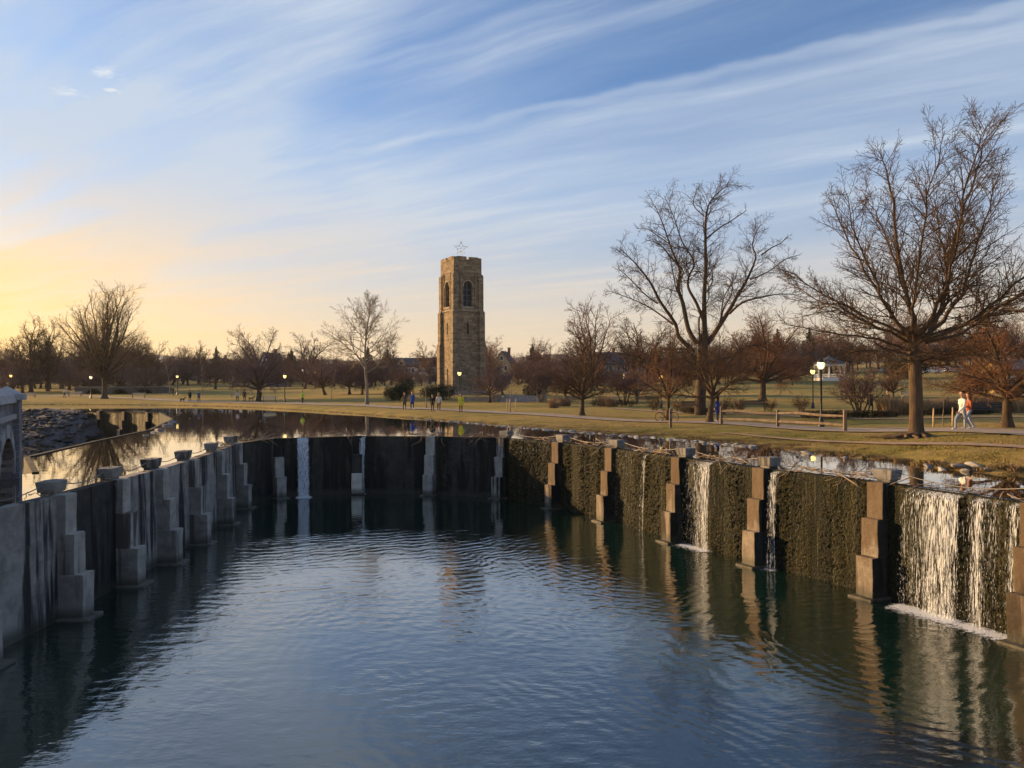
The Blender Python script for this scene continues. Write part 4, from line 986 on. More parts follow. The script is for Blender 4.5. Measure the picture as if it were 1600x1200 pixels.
orn = [form(41 + s, 6.2, 1.7, 3.6, PP(n=[0, 16, 8, 4], rtip=.008, seg=[.4, .35, .3, .25, .22], ang=[55, 50, 48, 45], up=[0, .0, .02, .01]), .2, 12, up=.25, lean=(.0, .28, -.2)[s], bark_m=M_bark_dark, twig_m=M_twig_plum) for s in range(3)]
for px, d, k, rz, sc, lb in ((765, 97, 0, .5, .82, 'purplish round-crowned tree directly in front of the right side of the tower'), (786, 118, 1, 2.5, .8, 'purplish tree right of the tower beyond the stone steps'), (884, 98, 2, 1.0, .85, 'small purplish tree behind the round-crowned path tree'),
                           (995, 92, 0, 3.3, .72, 'thin purplish tree right of the multi-stemmed ornamental tree'), (508, 132, 1, 3.4, 1.12, 'leaning plum-coloured tree between the jogger and the pale slender tree'), (546, 130, 0, 4.4, 1.05, 'upright plum-coloured tree just left of the pale slender tree'),
                           (566, 128, 2, 2.0, .85, 'small plum-coloured tree right behind the pale slender tree trunk'), (404, 116, 0, 1.7, 1.5, 'broad dark-crowned tree above the bench and the dark-clad person'), (630, 140, 2, .2, .9, 'purplish tree behind the evergreen bush left of the tower')):
    lone(px, d, lb, orn[k], 'ornamental_tree', rz, sc)
# saplings
sap = [form(51 + s, 6.5, 4, 1.1, PP(n=[0, 6, 4, 2], rtip=.006, max=3, ang=[30, 35, 40]), .055, 16, up=.7, leader=True, crown_from=.35, bark_m=M_bark_pale, twig_m=M_twig_pale) for s in range(2)]
for px, d, sc, lb in ((666, 83, .95, 'thin pale sapling in front of the round evergreen bush by the tower'), (797, 72, .62, 'staked sapling inside three pale stakes right of the tower'), (1473, 42, .45, 'thin staked sapling right of the big oak'), (265, 150, 1.5, 'tall thin sapling near the dog walkers on the far lawn'),
                      (317, 150, 1.2, 'thin sapling right of the dog walkers'), (362, 138, 1.2, 'thin sapling left of the woman in the white top'), (278, 165, 1.0, 'slim sapling left of the far parked cars'), (700, 101, .5, 'tiny bare sapling beside the evergreen bush'), (518, 118, .75, 'spindly sapling on the lawn beside the leaning plum tree'), (1137, 96, .7, 'thin sapling on the lawn beside the old tree')):
    lone(px, d, lb, sap[int(px) % 2], 'sapling', px, sc)

# --- tree line
V_far = []
for s in range(8):
    H = (13, 15, 11, 17, 12, 14, 16, 10)[s]
    V_far.append(form(70 + s, H, H * (.22 + .04 * (s % 3)), H * (.34 if s % 2 else .42), PP(n=[0, 12, 7, 4], rtip=.016, rk=.013, seg=[1, .9, .7, .6, .5], wob=[.03, .09, .14, .16, .16], max=4), .026 * H, 11, up=(.3, .5, .35, .6)[s % 4], bark_m=M_bark_dark, twig_m=(M_twig_plum, M_twig_brown, M_twig_red, M_twig_brown)[s % 4], fan=(.8 if s in (3, 6) else 1.3)))
rt = random.Random(77)
def far_tree(px, d, k, sc, label, group, mats=None):
    return lone(px, d, label, V_far[k], 'bare_tree', rt.uniform(0, 6.28), (sc * rt.uniform(.9, 1.15), sc * rt.uniform(.9, 1.15), sc), group, -0.2, mats)
# trees one can single out
for px, d, k, sc, lb in ((75, 185, 3, 1.0, 'spiky upright bare tree in the tree line left of the lone oak'), (20, 190, 1, .95, 'bare tree at the far left edge above the stone bridge'), (300, 330, 5, 1.25, 'round bare tree rising above the tree line in front of the blue hill'), (405, 210, 0, 1.5, 'domed bare tree above the roofs behind the dark-clad person'),
                         (485, 230, 4, 1.45, 'broad bare tree above the tree line left of the slender pale tree'), (672, 240, 2, 1.35, 'bare tree just left of the tower in front of the houses'), (772, 260, 2, 1.5, 'pale bare tree beside the right edge of the tower'), (925, 150, 6, 1.15, 'tall twin-topped bare tree behind the round-crowned path tree'),
                         (905, 158, 0, .95, 'dense russet tree against the tall twin-topped tree'), (1010, 170, 5, 1.35, 'open-crowned bare tree between the brick house and the old tree'), (985, 185, 1, 1.2, 'pale open bare tree above the brick house roof')):
    far_tree(px, d, k, sc, lb, None)
groups = ((-40, 250, 'bare brown tree in the dense grove left behind the lone oak', 'grove behind the lone oak', 30, (175, 270), (.8, 1.15)), (180, 460, 'bare tree in the hazy row behind the parked cars', 'row behind the parked cars', 36, (235, 345), (.65, 1.0)), (440, 700, 'bare plum-brown tree in the row in front of the hillside houses', 'row before the houses', 38, (185, 320), (.5, .88)),
          (750, 960, 'bare plum-brown tree in the row right of the tower', 'row right of the tower', 32, (190, 330), (.5, .85)), (940, 1130, 'russet bare tree behind the benches and the brick house', 'trees behind the benches', 26, (170, 300), (.75, 1.15)), (1110, 1330, 'russet bare tree in the wood behind the white gazebo', 'wood behind the gazebo', 34, (215, 300), (.8, 1.15)),
          (1320, 1660, 'russet bare tree in the wood behind the white parked cars', 'wood behind the white cars', 36, (205, 290), (.85, 1.25)))
for a, b, lb, gr, n, (d0, d1), (s0, s1) in groups:
    for k in range(n):
        pxx = a + (b - a) * (k + rt.random()) / n; dd = rt.uniform(d0, d1)
        if (618 < pxx < 690 or 768 < pxx < 806 or 932 < pxx < 1012) and dd < 285: dd += 110
        far_tree(pxx, dd, rt.randrange(8), rt.uniform(s0, s1), lb, gr)
# low ornamental trees that fill the band under the taller crowns
for a, b, lb, gr, n, (d0, d1), (s0, s1) in ((-30, 240, 'low dark ornamental tree under the grove behind the lone oak', 'low trees under the grove', 16, (160, 220), (1.0, 1.5)), (240, 470, 'low plum-coloured tree in front of the far parked cars', 'low trees before the parked cars', 13, (175, 250), (.9, 1.5)),
        (450, 700, 'low plum-coloured tree below the hillside houses', 'low trees below the houses', 18, (160, 250), (.9, 1.5)), (755, 960, 'low plum-coloured tree on the lawn right of the tower', 'low trees right of the tower', 15, (145, 240), (.9, 1.4)), (950, 1240, 'low russet tree on the lawn behind the old tree', 'low trees behind the old tree', 17, (150, 230), (.9, 1.5))):
    for k in range(n):
        pxx = a + (b - a) * (k + rt.random()) / n; s_ = rt.uniform(s0, s1)
        if 618 < pxx < 690 or 768 < pxx < 806 or 932 < pxx < 1012: s_ *= .62
        lone(pxx, rt.uniform(d0, d1), lb, orn[k % 3], 'ornamental_tree', rt.uniform(0, 6.28), (s_ * 1.1, s_ * 1.1, s_), gr, -.1)
# small trees on the far right lawn
for px, d, lb in ((1238, 150, 'young bare tree on the lawn in front of the gazebo'), (1520, 92, 'leftmost young tree on the slope behind the couple'), (1527, 95, 'second young tree on the slope behind the couple'), (1540, 90, 'young tree with pale trunk right of the couple on the slope'), (1556, 110, 'young tree next to the yellow stone building'), (1396, 86, 'slim young tree seen just left of the oak trunk')):
    lone(px, d, lb, orn[int(px) % 3], 'ornamental_tree', px, (.55, .55, .72), mats={'crown': M_twig_red})

# distant wooded mass behind everything
def woods(name, label, d0, d1, n, u0, u1, seed, hs):
    r = random.Random(seed); VV, QQ = [], []; base = 0
    for k in range(n):
        u = r.uniform(u0, u1); d = r.uniform(d0, d1); parts = V_far[r.randrange(8)]; s = r.uniform(*hs); a = r.uniform(0, 6.28); x = u * d; z = gz(x, d)
        for _, me in parts:
            nv = len(me.vertices); co = np.empty(nv * 3, np.float32); me.vertices.foreach_get('co', co); co = co.reshape(-1, 3) * s
            co = np.stack([co[:, 0] * math.cos(a) - co[:, 1] * math.sin(a) + x, co[:, 0] * math.sin(a) + co[:, 1] * math.cos(a) + d, co[:, 2] + z], -1)
            q = np.empty(len(me.loops), np.int32); me.loops.foreach_get('vertex_index', q); q = q.reshape(-1, 4)
            if _ == 'crown': q = q[r.randrange(8)::9]
            used = np.unique(q); mp = np.zeros(nv, np.int32); mp[used] = np.arange(len(used)); co = co[used]; q = mp[q]; nv = len(used)
            VV.append(co); QQ.append(q + base); base += nv
    o = np_obj(name, np.concatenate(VV), np.concatenate(QQ), M_twig_plum); tag(o, label, 'woods', kind='stuff')
# ------------------------------------------------------------------ the carillon tower
M_tower = masonry('tower_stone', (0.36, 0.275, 0.175), (0.15, 0.115, 0.078), (0.24, 0.20, 0.145), 0.8, 0.07)
M_trim = material('tower_trim', (0.30, 0.25, 0.19), 0.9, 0.2, 2, 0.02, 8)
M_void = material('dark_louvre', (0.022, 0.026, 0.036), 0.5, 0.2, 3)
M_bar = material('window_bar', (0.10, 0.11, 0.14), 0.5, 0.1)
M_star = material('star_frame', (0.70, 0.68, 0.64), 0.5, 0.1)
def build_tower():
    d = 124.0; x = at(721, d); base = gz(x, d)
    T = empty('carillon_tower', (x, d, base - 0.3), R(30)); tag(T, 'square stone carillon tower with corner buttresses, arched belfry openings and a star on top', 'tower')
    H = 21.3; hw = 2.42     # half width of the shaft
    # shaft: four walls, each with a recessed centre bay, an arched belfry opening and a slit
    def wall_face(rot):
        n = empty('wall', (0, 0, 0), rot); n.parent = T
        aw, az0, az1 = 0.80, 14.0, 17.1     # belfry opening: half width, sill, spring line
        arch = [(-aw, az1)] + [(aw * math.sin(a), az1 + 0.95 * math.cos(a)) for a in np.linspace(-math.pi / 2, math.pi / 2, 13)][1:-1] + [(aw, az1)]
        y = -hw; V, Q = [], []
        def quad(*p): i = len(V); V.extend(p); Q.append(tuple(range(i, i + len(p))))
        W = hw; slits = [(0.16, 9.6, 11.4), (0.16, 2.2, 4.6) if rot in (R(-90), R(90)) else (0.16, 2.2, 2.21)]
        sw = 0.17
        # strips left and right of all openings, and the centre strip cut by slit and arch
        quad((-W, y, 0), (-aw, y, 0), (-aw, y, H), (-W, y, H)); quad((aw, y, 0), (W, y, 0), (W, y, H), (aw, y, H))
        z = 0.0
        low = rot in (R(-90), R(90))
        segs = ([(2.0, 4.2)] if low else []) + [(9.7, 11.5)]
        quad((-aw, y, 0), (-sw, y, 0), (-sw, y, az0), (-aw, y, az0)); quad((sw, y, 0), (aw, y, 0), (aw, y, az0), (sw, y, az0))
        for s0, s1 in segs:
            quad((-sw, y, z), (sw, y, z), (sw, y, s0), (-sw, y, s0)); z = s1
            quad((-sw, y, s0), (sw, y, s0), (sw, y + .5, s0), (-sw, y + .5, s0)); quad((-sw, y, s0), (-sw, y + .5, s0), (-sw, y + .5, s1), (-sw, y, s1)); quad((sw, y + .5, s0), (sw, y, s0), (sw, y, s1), (sw, y + .5, s1)); quad((-sw, y + .5, s1), (sw, y + .5, s1), (sw, y, s1), (-sw, y, s1))
        quad((-sw, y, z), (sw, y, z), (sw, y, az0), (-sw, y, az0))
        for (x0, z0), (x1, z1) in zip(arch[:-1], arch[1:]): quad((x0, y, z0), (x1, y, z1), (x1, y, H), (x0, y, H))
        ring = [(-aw, az0)] + arch + [(aw, az0)]
        for (x0, z0), (x1, z1) in zip(ring, ring[1:] + ring[:1]): quad((x0, y, z0), (x0, y + .7, z0), (x1, y + .7, z1), (x1, y, z1))
        mesh_obj('masonry', V, Q, M_tower, n)
        m = MB(); m.add([(px_, y + .6, pz) for px_, pz in ring], [tuple(range(len(ring)))]); m.build('belfry_louvre', M_void, n)
        m = MB()
        for zz in (14.9, 15.8, 16.7): m.box(-aw, aw, y + .42, y + .5, zz, zz + .07)
        m.box(-.04, .04, y + .40, y + .48, az0, 17.9); m.build('window_bar', M_bar, n)
        m = MB(); m.box(-1.02, 1.02, y - .16, y + .1, az0 - .28, az0); m.build('sill', M_trim, n)
        for s0, s1 in segs:
            m = MB(); m.add([(-sw, y + .45, s0), (sw, y + .45, s0), (sw, y + .45, s1), (-sw, y + .45, s1)], [(0, 1, 2, 3)]); m.build('slit_window', M_void, n)
        # hood mould round the arch
        m = MB(); o = 0.17
        for a0, a1 in zip(np.linspace(-1.5708, 1.5708, 10)[:-1], np.linspace(-1.5708, 1.5708, 10)[1:]):
            P = [(aw * math.sin(a0), .95 * math.cos(a0)), (aw * math.sin(a1), .95 * math.cos(a1)), ((aw + o) * math.sin(a1), (.95 + o) * math.cos(a1)), ((aw + o) * math.sin(a0), (.95 + o) * math.cos(a0))]
            m.prism([(px_, az1 + pz) for px_, pz in P], y - .10, y + .05)
        m.build('hood_mould', M_trim, n)
        # flat ribs beside the opening and a string course over each stage
        for sx in (-1, 1):
            m = MB(); m.box(sx * 1.27 - .11, sx * 1.27 + .11, y - .14, y + .05, 13.2, 19.2); m.add([(sx * 1.27 - .11, y - .14, 19.2), (sx * 1.27 + .11, y - .14, 19.2), (sx * 1.27, y - .02, 19.6)], [(0, 1, 2)]); m.build('rib', M_tower, n)
        m = MB(); m.box(-hw + .5, hw - .5, y - .12, y + .05, 13.30, 13.52); m.build('string_course', M_trim, n)
        # parapet with two notches
        m = MB()
        for x0, x1 in ((-1.9, -.22), (.22, 1.9)): m.box(x0, x1, y - .07, y + .35, H - .05, H + .55)
        m.box(-.22, .22, y - .07, y + .35, H - .05, H + .12); m.build('parapet', M_tower, n)
    for a in (0, R(90), R(180), R(-90)): wall_face(a)
    # stepped corner buttresses
    for sx in (-1, 1):
        for sy in (-1, 1):
            b = empty('buttress', (0, 0, 0)); b.parent = T
            for nm, z0, z1, e, w in (('base_stage', 0, 8.3, .52, 1.02), ('middle_stage', 8.3, 13.4, .40, .96), ('belfry_stage', 13.4, 19.2, .24, .88), ('top_stage', 19.2, 21.75, .02, .80)):
                m = MB(); ox = hw + e; x0, x1 = (hw + e - w, hw + e)
                X = sorted((sx * x0, sx * x1)); Y = sorted((sy * x0, sy * x1)); m.box(X[0], X[1], Y[0], Y[1], z0, z1 - .25 if nm != 'top_stage' else z1)
                if nm != 'top_stage':
                    e2 = {'base_stage': .40, 'middle_stage': .24, 'belfry_stage': .02}[nm]; i0 = x0; o2 = hw + e2
                    lo = [(sx * i0, sy * i0), (sx * x1, sy * i0), (sx * x1, sy * x1), (sx * i0, sy * x1)]; up = [(sx * i0, sy * i0), (sx * o2, sy * i0), (sx * o2, sy * o2), (sx * i0, sy * o2)]
                    Q = [(0, 1, 5, 4), (1, 2, 6, 5), (2, 3, 7, 6), (3, 0, 4, 7), (4, 5, 6, 7)]
                    if sx * sy < 0: Q = [q[::-1] for q in Q]
                    m.add([(*p, z1 - .25) for p in lo] + [(*p, z1 + .02) for p in up], Q)
                m.build(nm, M_tower, b)
    m = MB(); m.box(-hw + .3, hw - .3, -hw + .3, hw - .3, H - .4, H - .1); m.build('roof', M_trim, T)
    m = MB(); m.box(-3.5, 3.5, -3.5, 3.5, -.6, .35); m.box(-3.2, 3.2, -3.2, 3.2, .35, .75); m.build('plinth', M_trim, T)
    # star of thin tubes on a mast
    s = empty('star', (0, 0, 0), R(-30)); s.parent = T; m = MB(); m.tube([(0, 0, H - .2), (0, 0, 23.6)], .035, 5); m.tube([(-1.2, 0, H + .5), (0, 0, 22.6)], .02, 4); m.tube([(1.2, 0, H + .5), (0, 0, 22.6)], .02, 4); m.build('mast', M_star, s)
    pts = [((1.12 if k % 2 == 0 else .44) * math.sin(k * math.pi / 5 + .04), 0, 23.55 + (1.12 if k % 2 == 0 else .44) * math.cos(k * math.pi / 5 + .04)) for k in range(10)]
    m = MB(); m.tube(pts + [pts[0]], .07, 5)
    for k in range(5): m.tube([(0, 0, 23.55), pts[2 * k + 1]], .025, 4)
    m.build('star_outline', M_star, s)
build_tower()

# ------------------------------------------------------------------ evergreen bushes and conifers
def leaf_mat(name, c): return material(name, c, 0.75, 0.35, 1.5, spec=0.2, rand=0.1)
M_yew = leaf_mat('yew_leaves', (0.022, 0.032, 0.015)); M_pine = leaf_mat('pine_needles', (0.030, 0.038, 0.018))
def leaf_cloud(name, lobes, n, size, seed, mat):
    r = np.random.default_rng(seed); VV = []
    for (cx, cy_, cz, rx, ry, rz_), w in lobes:
        k = int(n * w); v = r.normal(size=(k, 3)); v /= np.linalg.norm(v, axis=1, keepdims=True); rad = (1 - r.random(k) ** 2.2 * .55)[:, None]
        rad *= (1 + .13 * np.sin(v[:, :1] * 7 + v[:, 1:2] * 5 + seed) + .08 * np.sin(v[:, 2:] * 11))
        c = v * rad * np.array([rx, ry, rz_]) + np.array([cx, cy_, cz]); VV.append(c)
    c = np.concatenate(VV); k = len(c); a = r.normal(size=(k, 3)); a /= np.linalg.norm(a, axis=1, keepdims=True); b = np.cross(a, r.normal(size=(k, 3))); b /= np.linalg.norm(b, axis=1, keepdims=True)
    s = size * r.uniform(.6, 1.3, (k, 1)); V = np.stack([c - a * s * .45, c + b * s, c + a * s * .45, c - b * s], 1).reshape(-1, 3); V[:, 2] = np.maximum(V[:, 2], 0.02)
    return V, np.arange(4 * k).reshape(k, 4)
def bush(px, d, w, h, label, seed, mat=M_yew, name='evergreen_bush', n=5200, size=.085):
    p = spot(px, d); e = empty(name, p, seed); tag(e, label, 'bush'); r = random.Random(seed)
    lob = [((0, 0, h * .48, w * .5, w * .42, h * .52), .4)] + [((r.uniform(-.3, .3) * w, r.uniform(-.3, .3) * w, h * r.uniform(.35, .65), w * .28, w * .28, h * r.uniform(.3, .42)), .15) for _ in range(4)]
    V, Q = leaf_cloud('foliage', lob, n, size, seed, mat); np_obj('foliage', V, Q, mat, e)
    m = MB()
    for k in range(5):
        a = k * 1.26; m.tube([(0, 0, -.1), (math.cos(a) * w * .12, math.sin(a) * w * .12, h * .35), (math.cos(a) * w * .25, math.sin(a) * w * .25, h * .7)], [.05, .04, .015], 5)
    m.build('stem', M_bark_dark, e)
bush(617, 106, 3.3, 2.0, 'dark rounded evergreen bush at the left end of the tower mound', 3)
bush(634, 112, 3.0, 2.8, 'taller dark evergreen bush behind the walkers left of the tower', 8)
bush(686, 104, 5.0, 2.1, 'wide round dark evergreen bush at the foot of the tower', 4, n=8000)
bush(834, 110, 3.8, 2.0, 'dark evergreen bush right of the tower behind the stone steps', 5)
bush(1418, 170, 9.0, 5.0, 'large dark evergreen thicket behind the oak near the white cars', 6, n=7000, size=.2)
def conifer(px, d, h, w, label, seed):
    p = spot(px, d); e = empty('conifer', p, seed); tag(e, label, 'conifer'); r = np.random.default_rng(seed); m = MB(); m.tube([(0, 0, -.2), (0, 0, h * .5), (0, 0, h * .98)], [h * .018, h * .012, .02], 6); m.build('trunk', M_bark_dark, e)
    lob = [((w * .25 * math.cos(k * 2.4) * (1 - f), w * .25 * math.sin(k * 2.4) * (1 - f), h * (.18 + .78 * f), w * .38 * (1.03 - f) + .15, w * .38 * (1.03 - f) + .15, h * .075), (1.1 - f)) for k, f in enumerate(np.linspace(0, 1, 14))]
    tot = sum(l[1] for l in lob); V, Q = leaf_cloud('c', [(l[0], l[1] / tot) for l in lob], 5200, .26, seed, None); np_obj('crown', V, Q, M_pine, e)
for px, d, h, w, lb in ((832, 250, 12, 8, 'dark conifer poking above the row right of the tower'), (1215, 232, 13, 11, 'tall broad conifer behind the old tree, left of the gazebo'), (1265, 238, 13.5, 9, 'tall pointed conifer just left above the gazebo'), (1180, 240, 12, 12, 'dense conifer in the wood left of the pointed conifer'), (455, 260, 11, 9, 'dark conifer in the row left of the slender pale tree'),
                        (575, 300, 13, 10, 'dark conifer seen behind the crown of the slender pale tree'), (605, 310, 13, 10, 'dark conifer right behind the slender pale tree'), (338, 300, 13, 8, 'small dark conifer below the blue hill'), (1500, 230, 16, 12, 'dark conifer in the wood above the white cars'), (425, 235, 9, 4, 'narrow conifer left of the lamp on the far lawn')):
    conifer(px, d, h, w, lb, int(px))

# ornamental grass and small shrubs of the garden strip
M_tan = material('tan_grass', (0.30, 0.20, 0.11), 0.9, 0.25, 2, rand=0.2)
og = [tuft_mesh('ornamental_grass', 420, 1.35, 0.55, 90 + s, M_tan, .45, .012) for s in range(3)]
for k, (px, d, sc, lb) in enumerate(((1388, 58, 1.05, 'tall tan ornamental grass clump beside the seated dark-clad person'), (1398, 57, 1.15, 'tallest tan ornamental grass clump left of the oak trunk'), (1409, 58, 1.1, 'tan ornamental grass clump touching the left edge of the oak trunk'), (1448, 56, .95, 'brown grass clump right of the oak trunk'), (1462, 57, .9, 'brown grass clump behind the left tree stake'), (1476, 58, .9, 'brown grass clump behind the staked sapling'), (1490, 57, .95, 'brown grass clump behind the right tree stake'), (1530, 56, 1.05, 'tan grass clump right behind the couple'),
                                     (1543, 57, 1.1, 'tan grass clump above the dark bench at the right'), (1556, 56, 1.05, 'tan grass clump left of the right-edge tree trunk'), (1590, 56, 1.1, 'tan grass clump at the right frame edge'), (872, 84, .9, 'pale grass clump left of the round-crowned tree in the garden'), (883, 83, .8, 'pale grass clump behind the round-crowned tree'), (945, 82, .9, 'tan grass clump left of the multi-stemmed tree'), (955, 80, .85, 'tan grass clump next to the multi-stemmed tree'), (865, 80, .7, 'low pale grass clump at the end of the stone steps'))):
    o = share('ornamental_grass', og[k % 3], None, spot(px, d, -.03), (0, 0, k), (sc * 1.25, sc * 1.25, sc)); tag(o, lb, 'grass clump', 'grass clumps in the garden strip')
sh = [form(120 + s, 1.7, .3, .9, PP(n=[0, 8, 5, 3], rtip=.006, rk=.01, max=3, seg=[.25] * 5), .07, 4, multi=6, up=.7, bark_m=M_bark_dark, twig_m=(M_twig_red, M_twig_brown)[s]) for s in range(2)]
for k, (px, d, sc, lb) in enumerate(((1127, 63, 1.1, 'bare shrub right behind the person in the blue jacket'), (1150, 64, 1.0, 'bare shrub left of the dark bench'), (1203, 66, .8, 'round reddish shrub at the right end of the dark bench'), (1252, 66, 1.0, 'bare shrub left of the short lamp'), (1060, 70, .8, 'reddish shrub left of the old tree trunk'), (1023, 72, 1.0, 'bare shrub at the foot of the orange lamp'), (1076, 68, .6, 'low reddish shrub under the bench by the old tree'), (985, 80, .7, 'low bare shrub beside the green bench'))):
    plant('bare_shrub', sh[k % 2], spot(px, d, -.05), lb, 'shrubs in the garden strip', k, sc, 'shrub')
# low clipped hedges
M_hedge = leaf_mat('hedge_leaves', (0.050, 0.040, 0.022))
for px0, px1, d, h, lb in ((1255, 1400, 55, .6, 'low dark clipped hedge behind the split rail fence'), (925, 975, 82, .75, 'dark reddish clipped hedge behind the round-crowned tree'), (1448, 1545, 54, .5, 'low dark hedge behind the tree stakes'), (1068, 1120, 66, .5, 'low reddish hedge at the old tree')):
    a, b = at(px0, d), at(px1, d); nl = max(3, int((b - a) / .7)); lob = [((a + (b - a) * (k + .5) / nl - (a + b) / 2, 0, h * .5, .6, .4, h * .5), 1 / nl) for k in range(nl)]
    V, Q = leaf_cloud('h', lob, 900 * nl, .05, px0, None); c = (a + b) / 2; o = np_obj('hedge', V, Q, M_hedge); o.location = (c, d, gz(c, d)); tag(o, lb, 'hedge')

# ------------------------------------------------------------------ driftwood on the crest
M_drift = material('driftwood', (0.26, 0.20, 0.14), 0.9, 0.35, 3, rand=0.25)
def driftwood(i, s, n, L, label, seed, hang=0.3):
    r = random.Random(seed); a, b = WALL[i], WALL[i + 1]; p = a.lerp(b, s); t = (b - a).normalized(); nn = Vector((t.y, -t.x))
    e = empty('driftwood', (p.x, p.y, CREST)); tag(e, label, 'driftwood', 'driftwood caught on the crest')
    for k in range(n):
        l = L * r.uniform(.35, 1.0); along = r.gauss(0, .6); acr = r.gauss(0, .35); c = Vector((t.x * along + nn.x * (acr * .2 - .12), t.y * along + nn.y * (acr * .2 - .12), .03 + .05 * k / n + r.uniform(0, .12)))
        dr = (Vector((t.x, t.y, 0)) * r.choice((-1, 1)) + Vector((nn.x, nn.y, 0)) * r.gauss(0, .45) + Vector((0, 0, r.gauss(0, .16)))).normalized()
        if r.random() < hang: dr = (Vector((nn.x, nn.y, 0)) * .7 + Vector((t.x, t.y, 0)) * r.gauss(0, .8) + Vector((0, 0, -.55))).normalized()
        pts = [c + dr * l * (q - .35) + Vector((r.gauss(0, .03), r.gauss(0, .03), r.gauss(0, .03))) * l for q in (0, .25, .5, .75, 1)]; r0 = r.uniform(.007, .022)
        m = MB(); m.tube(pts, [r0, r0 * .95, r0 * .85, r0 * .65, r0 * .3], 5)
        if l > .7: q = pts[2]; d2 = (dr + Vector((r.gauss(0, .6), r.gauss(0, .6), r.gauss(0, .4)))).normalized(); m.tube([q, q + d2 * l * .2, q + d2 * l * .4], [r0 * .6, r0 * .4, r0 * .15], 4)
        m.build('stick', M_drift, e, True)
for k, (i, s, n, L, lb) in enumerate(((4, .97, 9, 1.2, 'tangle of sticks at the capped post nearest the left edge'), (5, .9, 6, 1.0, 'few sticks lying at the second capped post of the left wall'), (8, .96, 7, 1.1, 'sticks at the fourth capped post of the left wall'), (9, .5, 14, 1.6, 'thick tangle of branches hanging at the end of the left wall'), (10, .6, 9, 1.5, 'branches floating at the crest left of the narrow waterfall'), (11, .80, 12, 1.5, 'dark branches along the crest right of the narrow waterfall'),
                                  (12, .88, 22, 1.9, 'long branch heap over the pier in the middle of the back wall'), (13, .75, 16, 1.6, 'forked branches hanging beside the first capped post of the right wall'), (14, .75, 12, 1.5, 'sticks left of the second capped post of the right wall'), (15, .65, 14, 1.5, 'sticks leaning between second and third capped posts of the right wall'), (16, .70, 14, 1.6, 'branches left of the third capped post with the metal stud'),
                                  (17, .55, 13, 1.6, 'big twig heap between third and fourth capped posts of the right wall'), (18, .45, 20, 1.5, 'dense heap of twigs on the mossy bay left of the widest waterfall'), (18, .78, 13, 1.2, 'twigs packed against the capped post beside the widest waterfall'), (19, .93, 7, .8, 'sticks at the frame edge beside the last pier'), (19, .12, 6, .9, 'few dark leaves and sticks left above the widest waterfall'))):
    driftwood(i, s, n, L, lb, 200 + k, .22)
# ------------------------------------------------------------------ the other waterfalls
waterfall(11, 0.24, 0.40, 160, 'narrow bluish waterfall falling free over the dark back wall at the left', (.003, .007), seed=4, foam=4.0, out=.40, full=1.0)
waterfall(12, 0.03, 0.13, 60, 'thin bluish trickle beside the pale block of the back wall', (.003, .006), seed=5, foam=1.6, out=.15, full=.95)
waterfall(17, 0.12, 0.46, 300, 'white sheet of water right of the third pier of the mossy wall', dens=lambda q: .45 + .55 * q, seed=6, foam=1.8, full=.9)
waterfall(18, 0.10, 0.20, 70, 'single thin stream right of the fourth pier of the mossy wall', seed=7, foam=1.4, full=.75)
waterfall(16, 0.10, 0.42, 80, 'faint trickles left of the third pier of the mossy wall', seed=8, foam=.8, full=.42)
waterfall(16, 0.54, 0.60, 30, 'one bright thread of water in the middle of the third mossy bay', seed=9, foam=.6, full=.75)
waterfall(14, 0.35, 0.9, 40, 'sparse drips down the bay right of the first capped post', (.002, .004), seed=10, foam=0, full=.42)
waterfall(15, 0.15, 0.85, 30, 'sparse drips down the second mossy bay', (.002, .004), seed=11, foam=0, full=.34)
waterfall(18, 0.28, 0.95, 40, 'faint wet threads on the broad mossy bay left of the widest waterfall', (.002, .004), seed=12, foam=0, full=.30)
waterfall(17, 0.50, 0.95, 30, 'faint wet threads right of the white sheet on the mossy wall', (.002, .004), seed=13, foam=0, full=.36)

# ------------------------------------------------------------------ lamps
M_black = material('black_iron', (0.018, 0.018, 0.020), 0.45, 0.2, 5, spec=.4)
M_globe = {k: material('lit_globe_' + k, c, 0.3, 0.02, emit=(c, e)) for k, c, e in (('amber', (1.0, .52, .12), 1.4), ('gold', (1.0, .74, .25), .95), ('white', (1.0, .84, .56), .75), ('dim', (.8, .66, .38), .9))}
def lamp(px, d, h, glow, label, energy=0):
    e = empty('street_lamp', spot(px, d)); tag(e, label, 'street lamp'); s = h / 4.0
    m = MB(); m.lathe([(.20 * s, -.1), (.20 * s, .12 * s), (.15 * s, .18 * s), (.13 * s, .55 * s), (.085 * s, .62 * s), (.07 * s, .7 * s), (.05 * s, h - .62 * s), (.09 * s, h - .58 * s), (.10 * s, h - .50 * s)], 10); m.build('post', M_black, e, True)
    m = MB(); m.lathe([(.09 * s, h - .50 * s), (.19 * s, h - .38 * s), (.23 * s, h - .22 * s), (.22 * s, h - .10 * s), (.17 * s, h - .02 * s)], 12); m.build('globe', M_globe[glow], e, True)
    m = MB(); m.lathe([(.24 * s, h - .09 * s), (.22 * s, h - .01 * s), (.12 * s, h + .09 * s), (.05 * s, h + .13 * s), (.035 * s, h + .24 * s), (.01 * s, h + .3 * s)], 12); m.build('lamp_cap', M_black, e, True)
    if energy:
        l = bpy.data.lights.new('lamp_light', 'POINT'); l.energy = energy; l.color = (1, .6, .25); l.shadow_soft_size = .4; o = bpy.data.objects.new('lamp_light', l); o.location = (0, 0, h + 0.45); link(o, e)
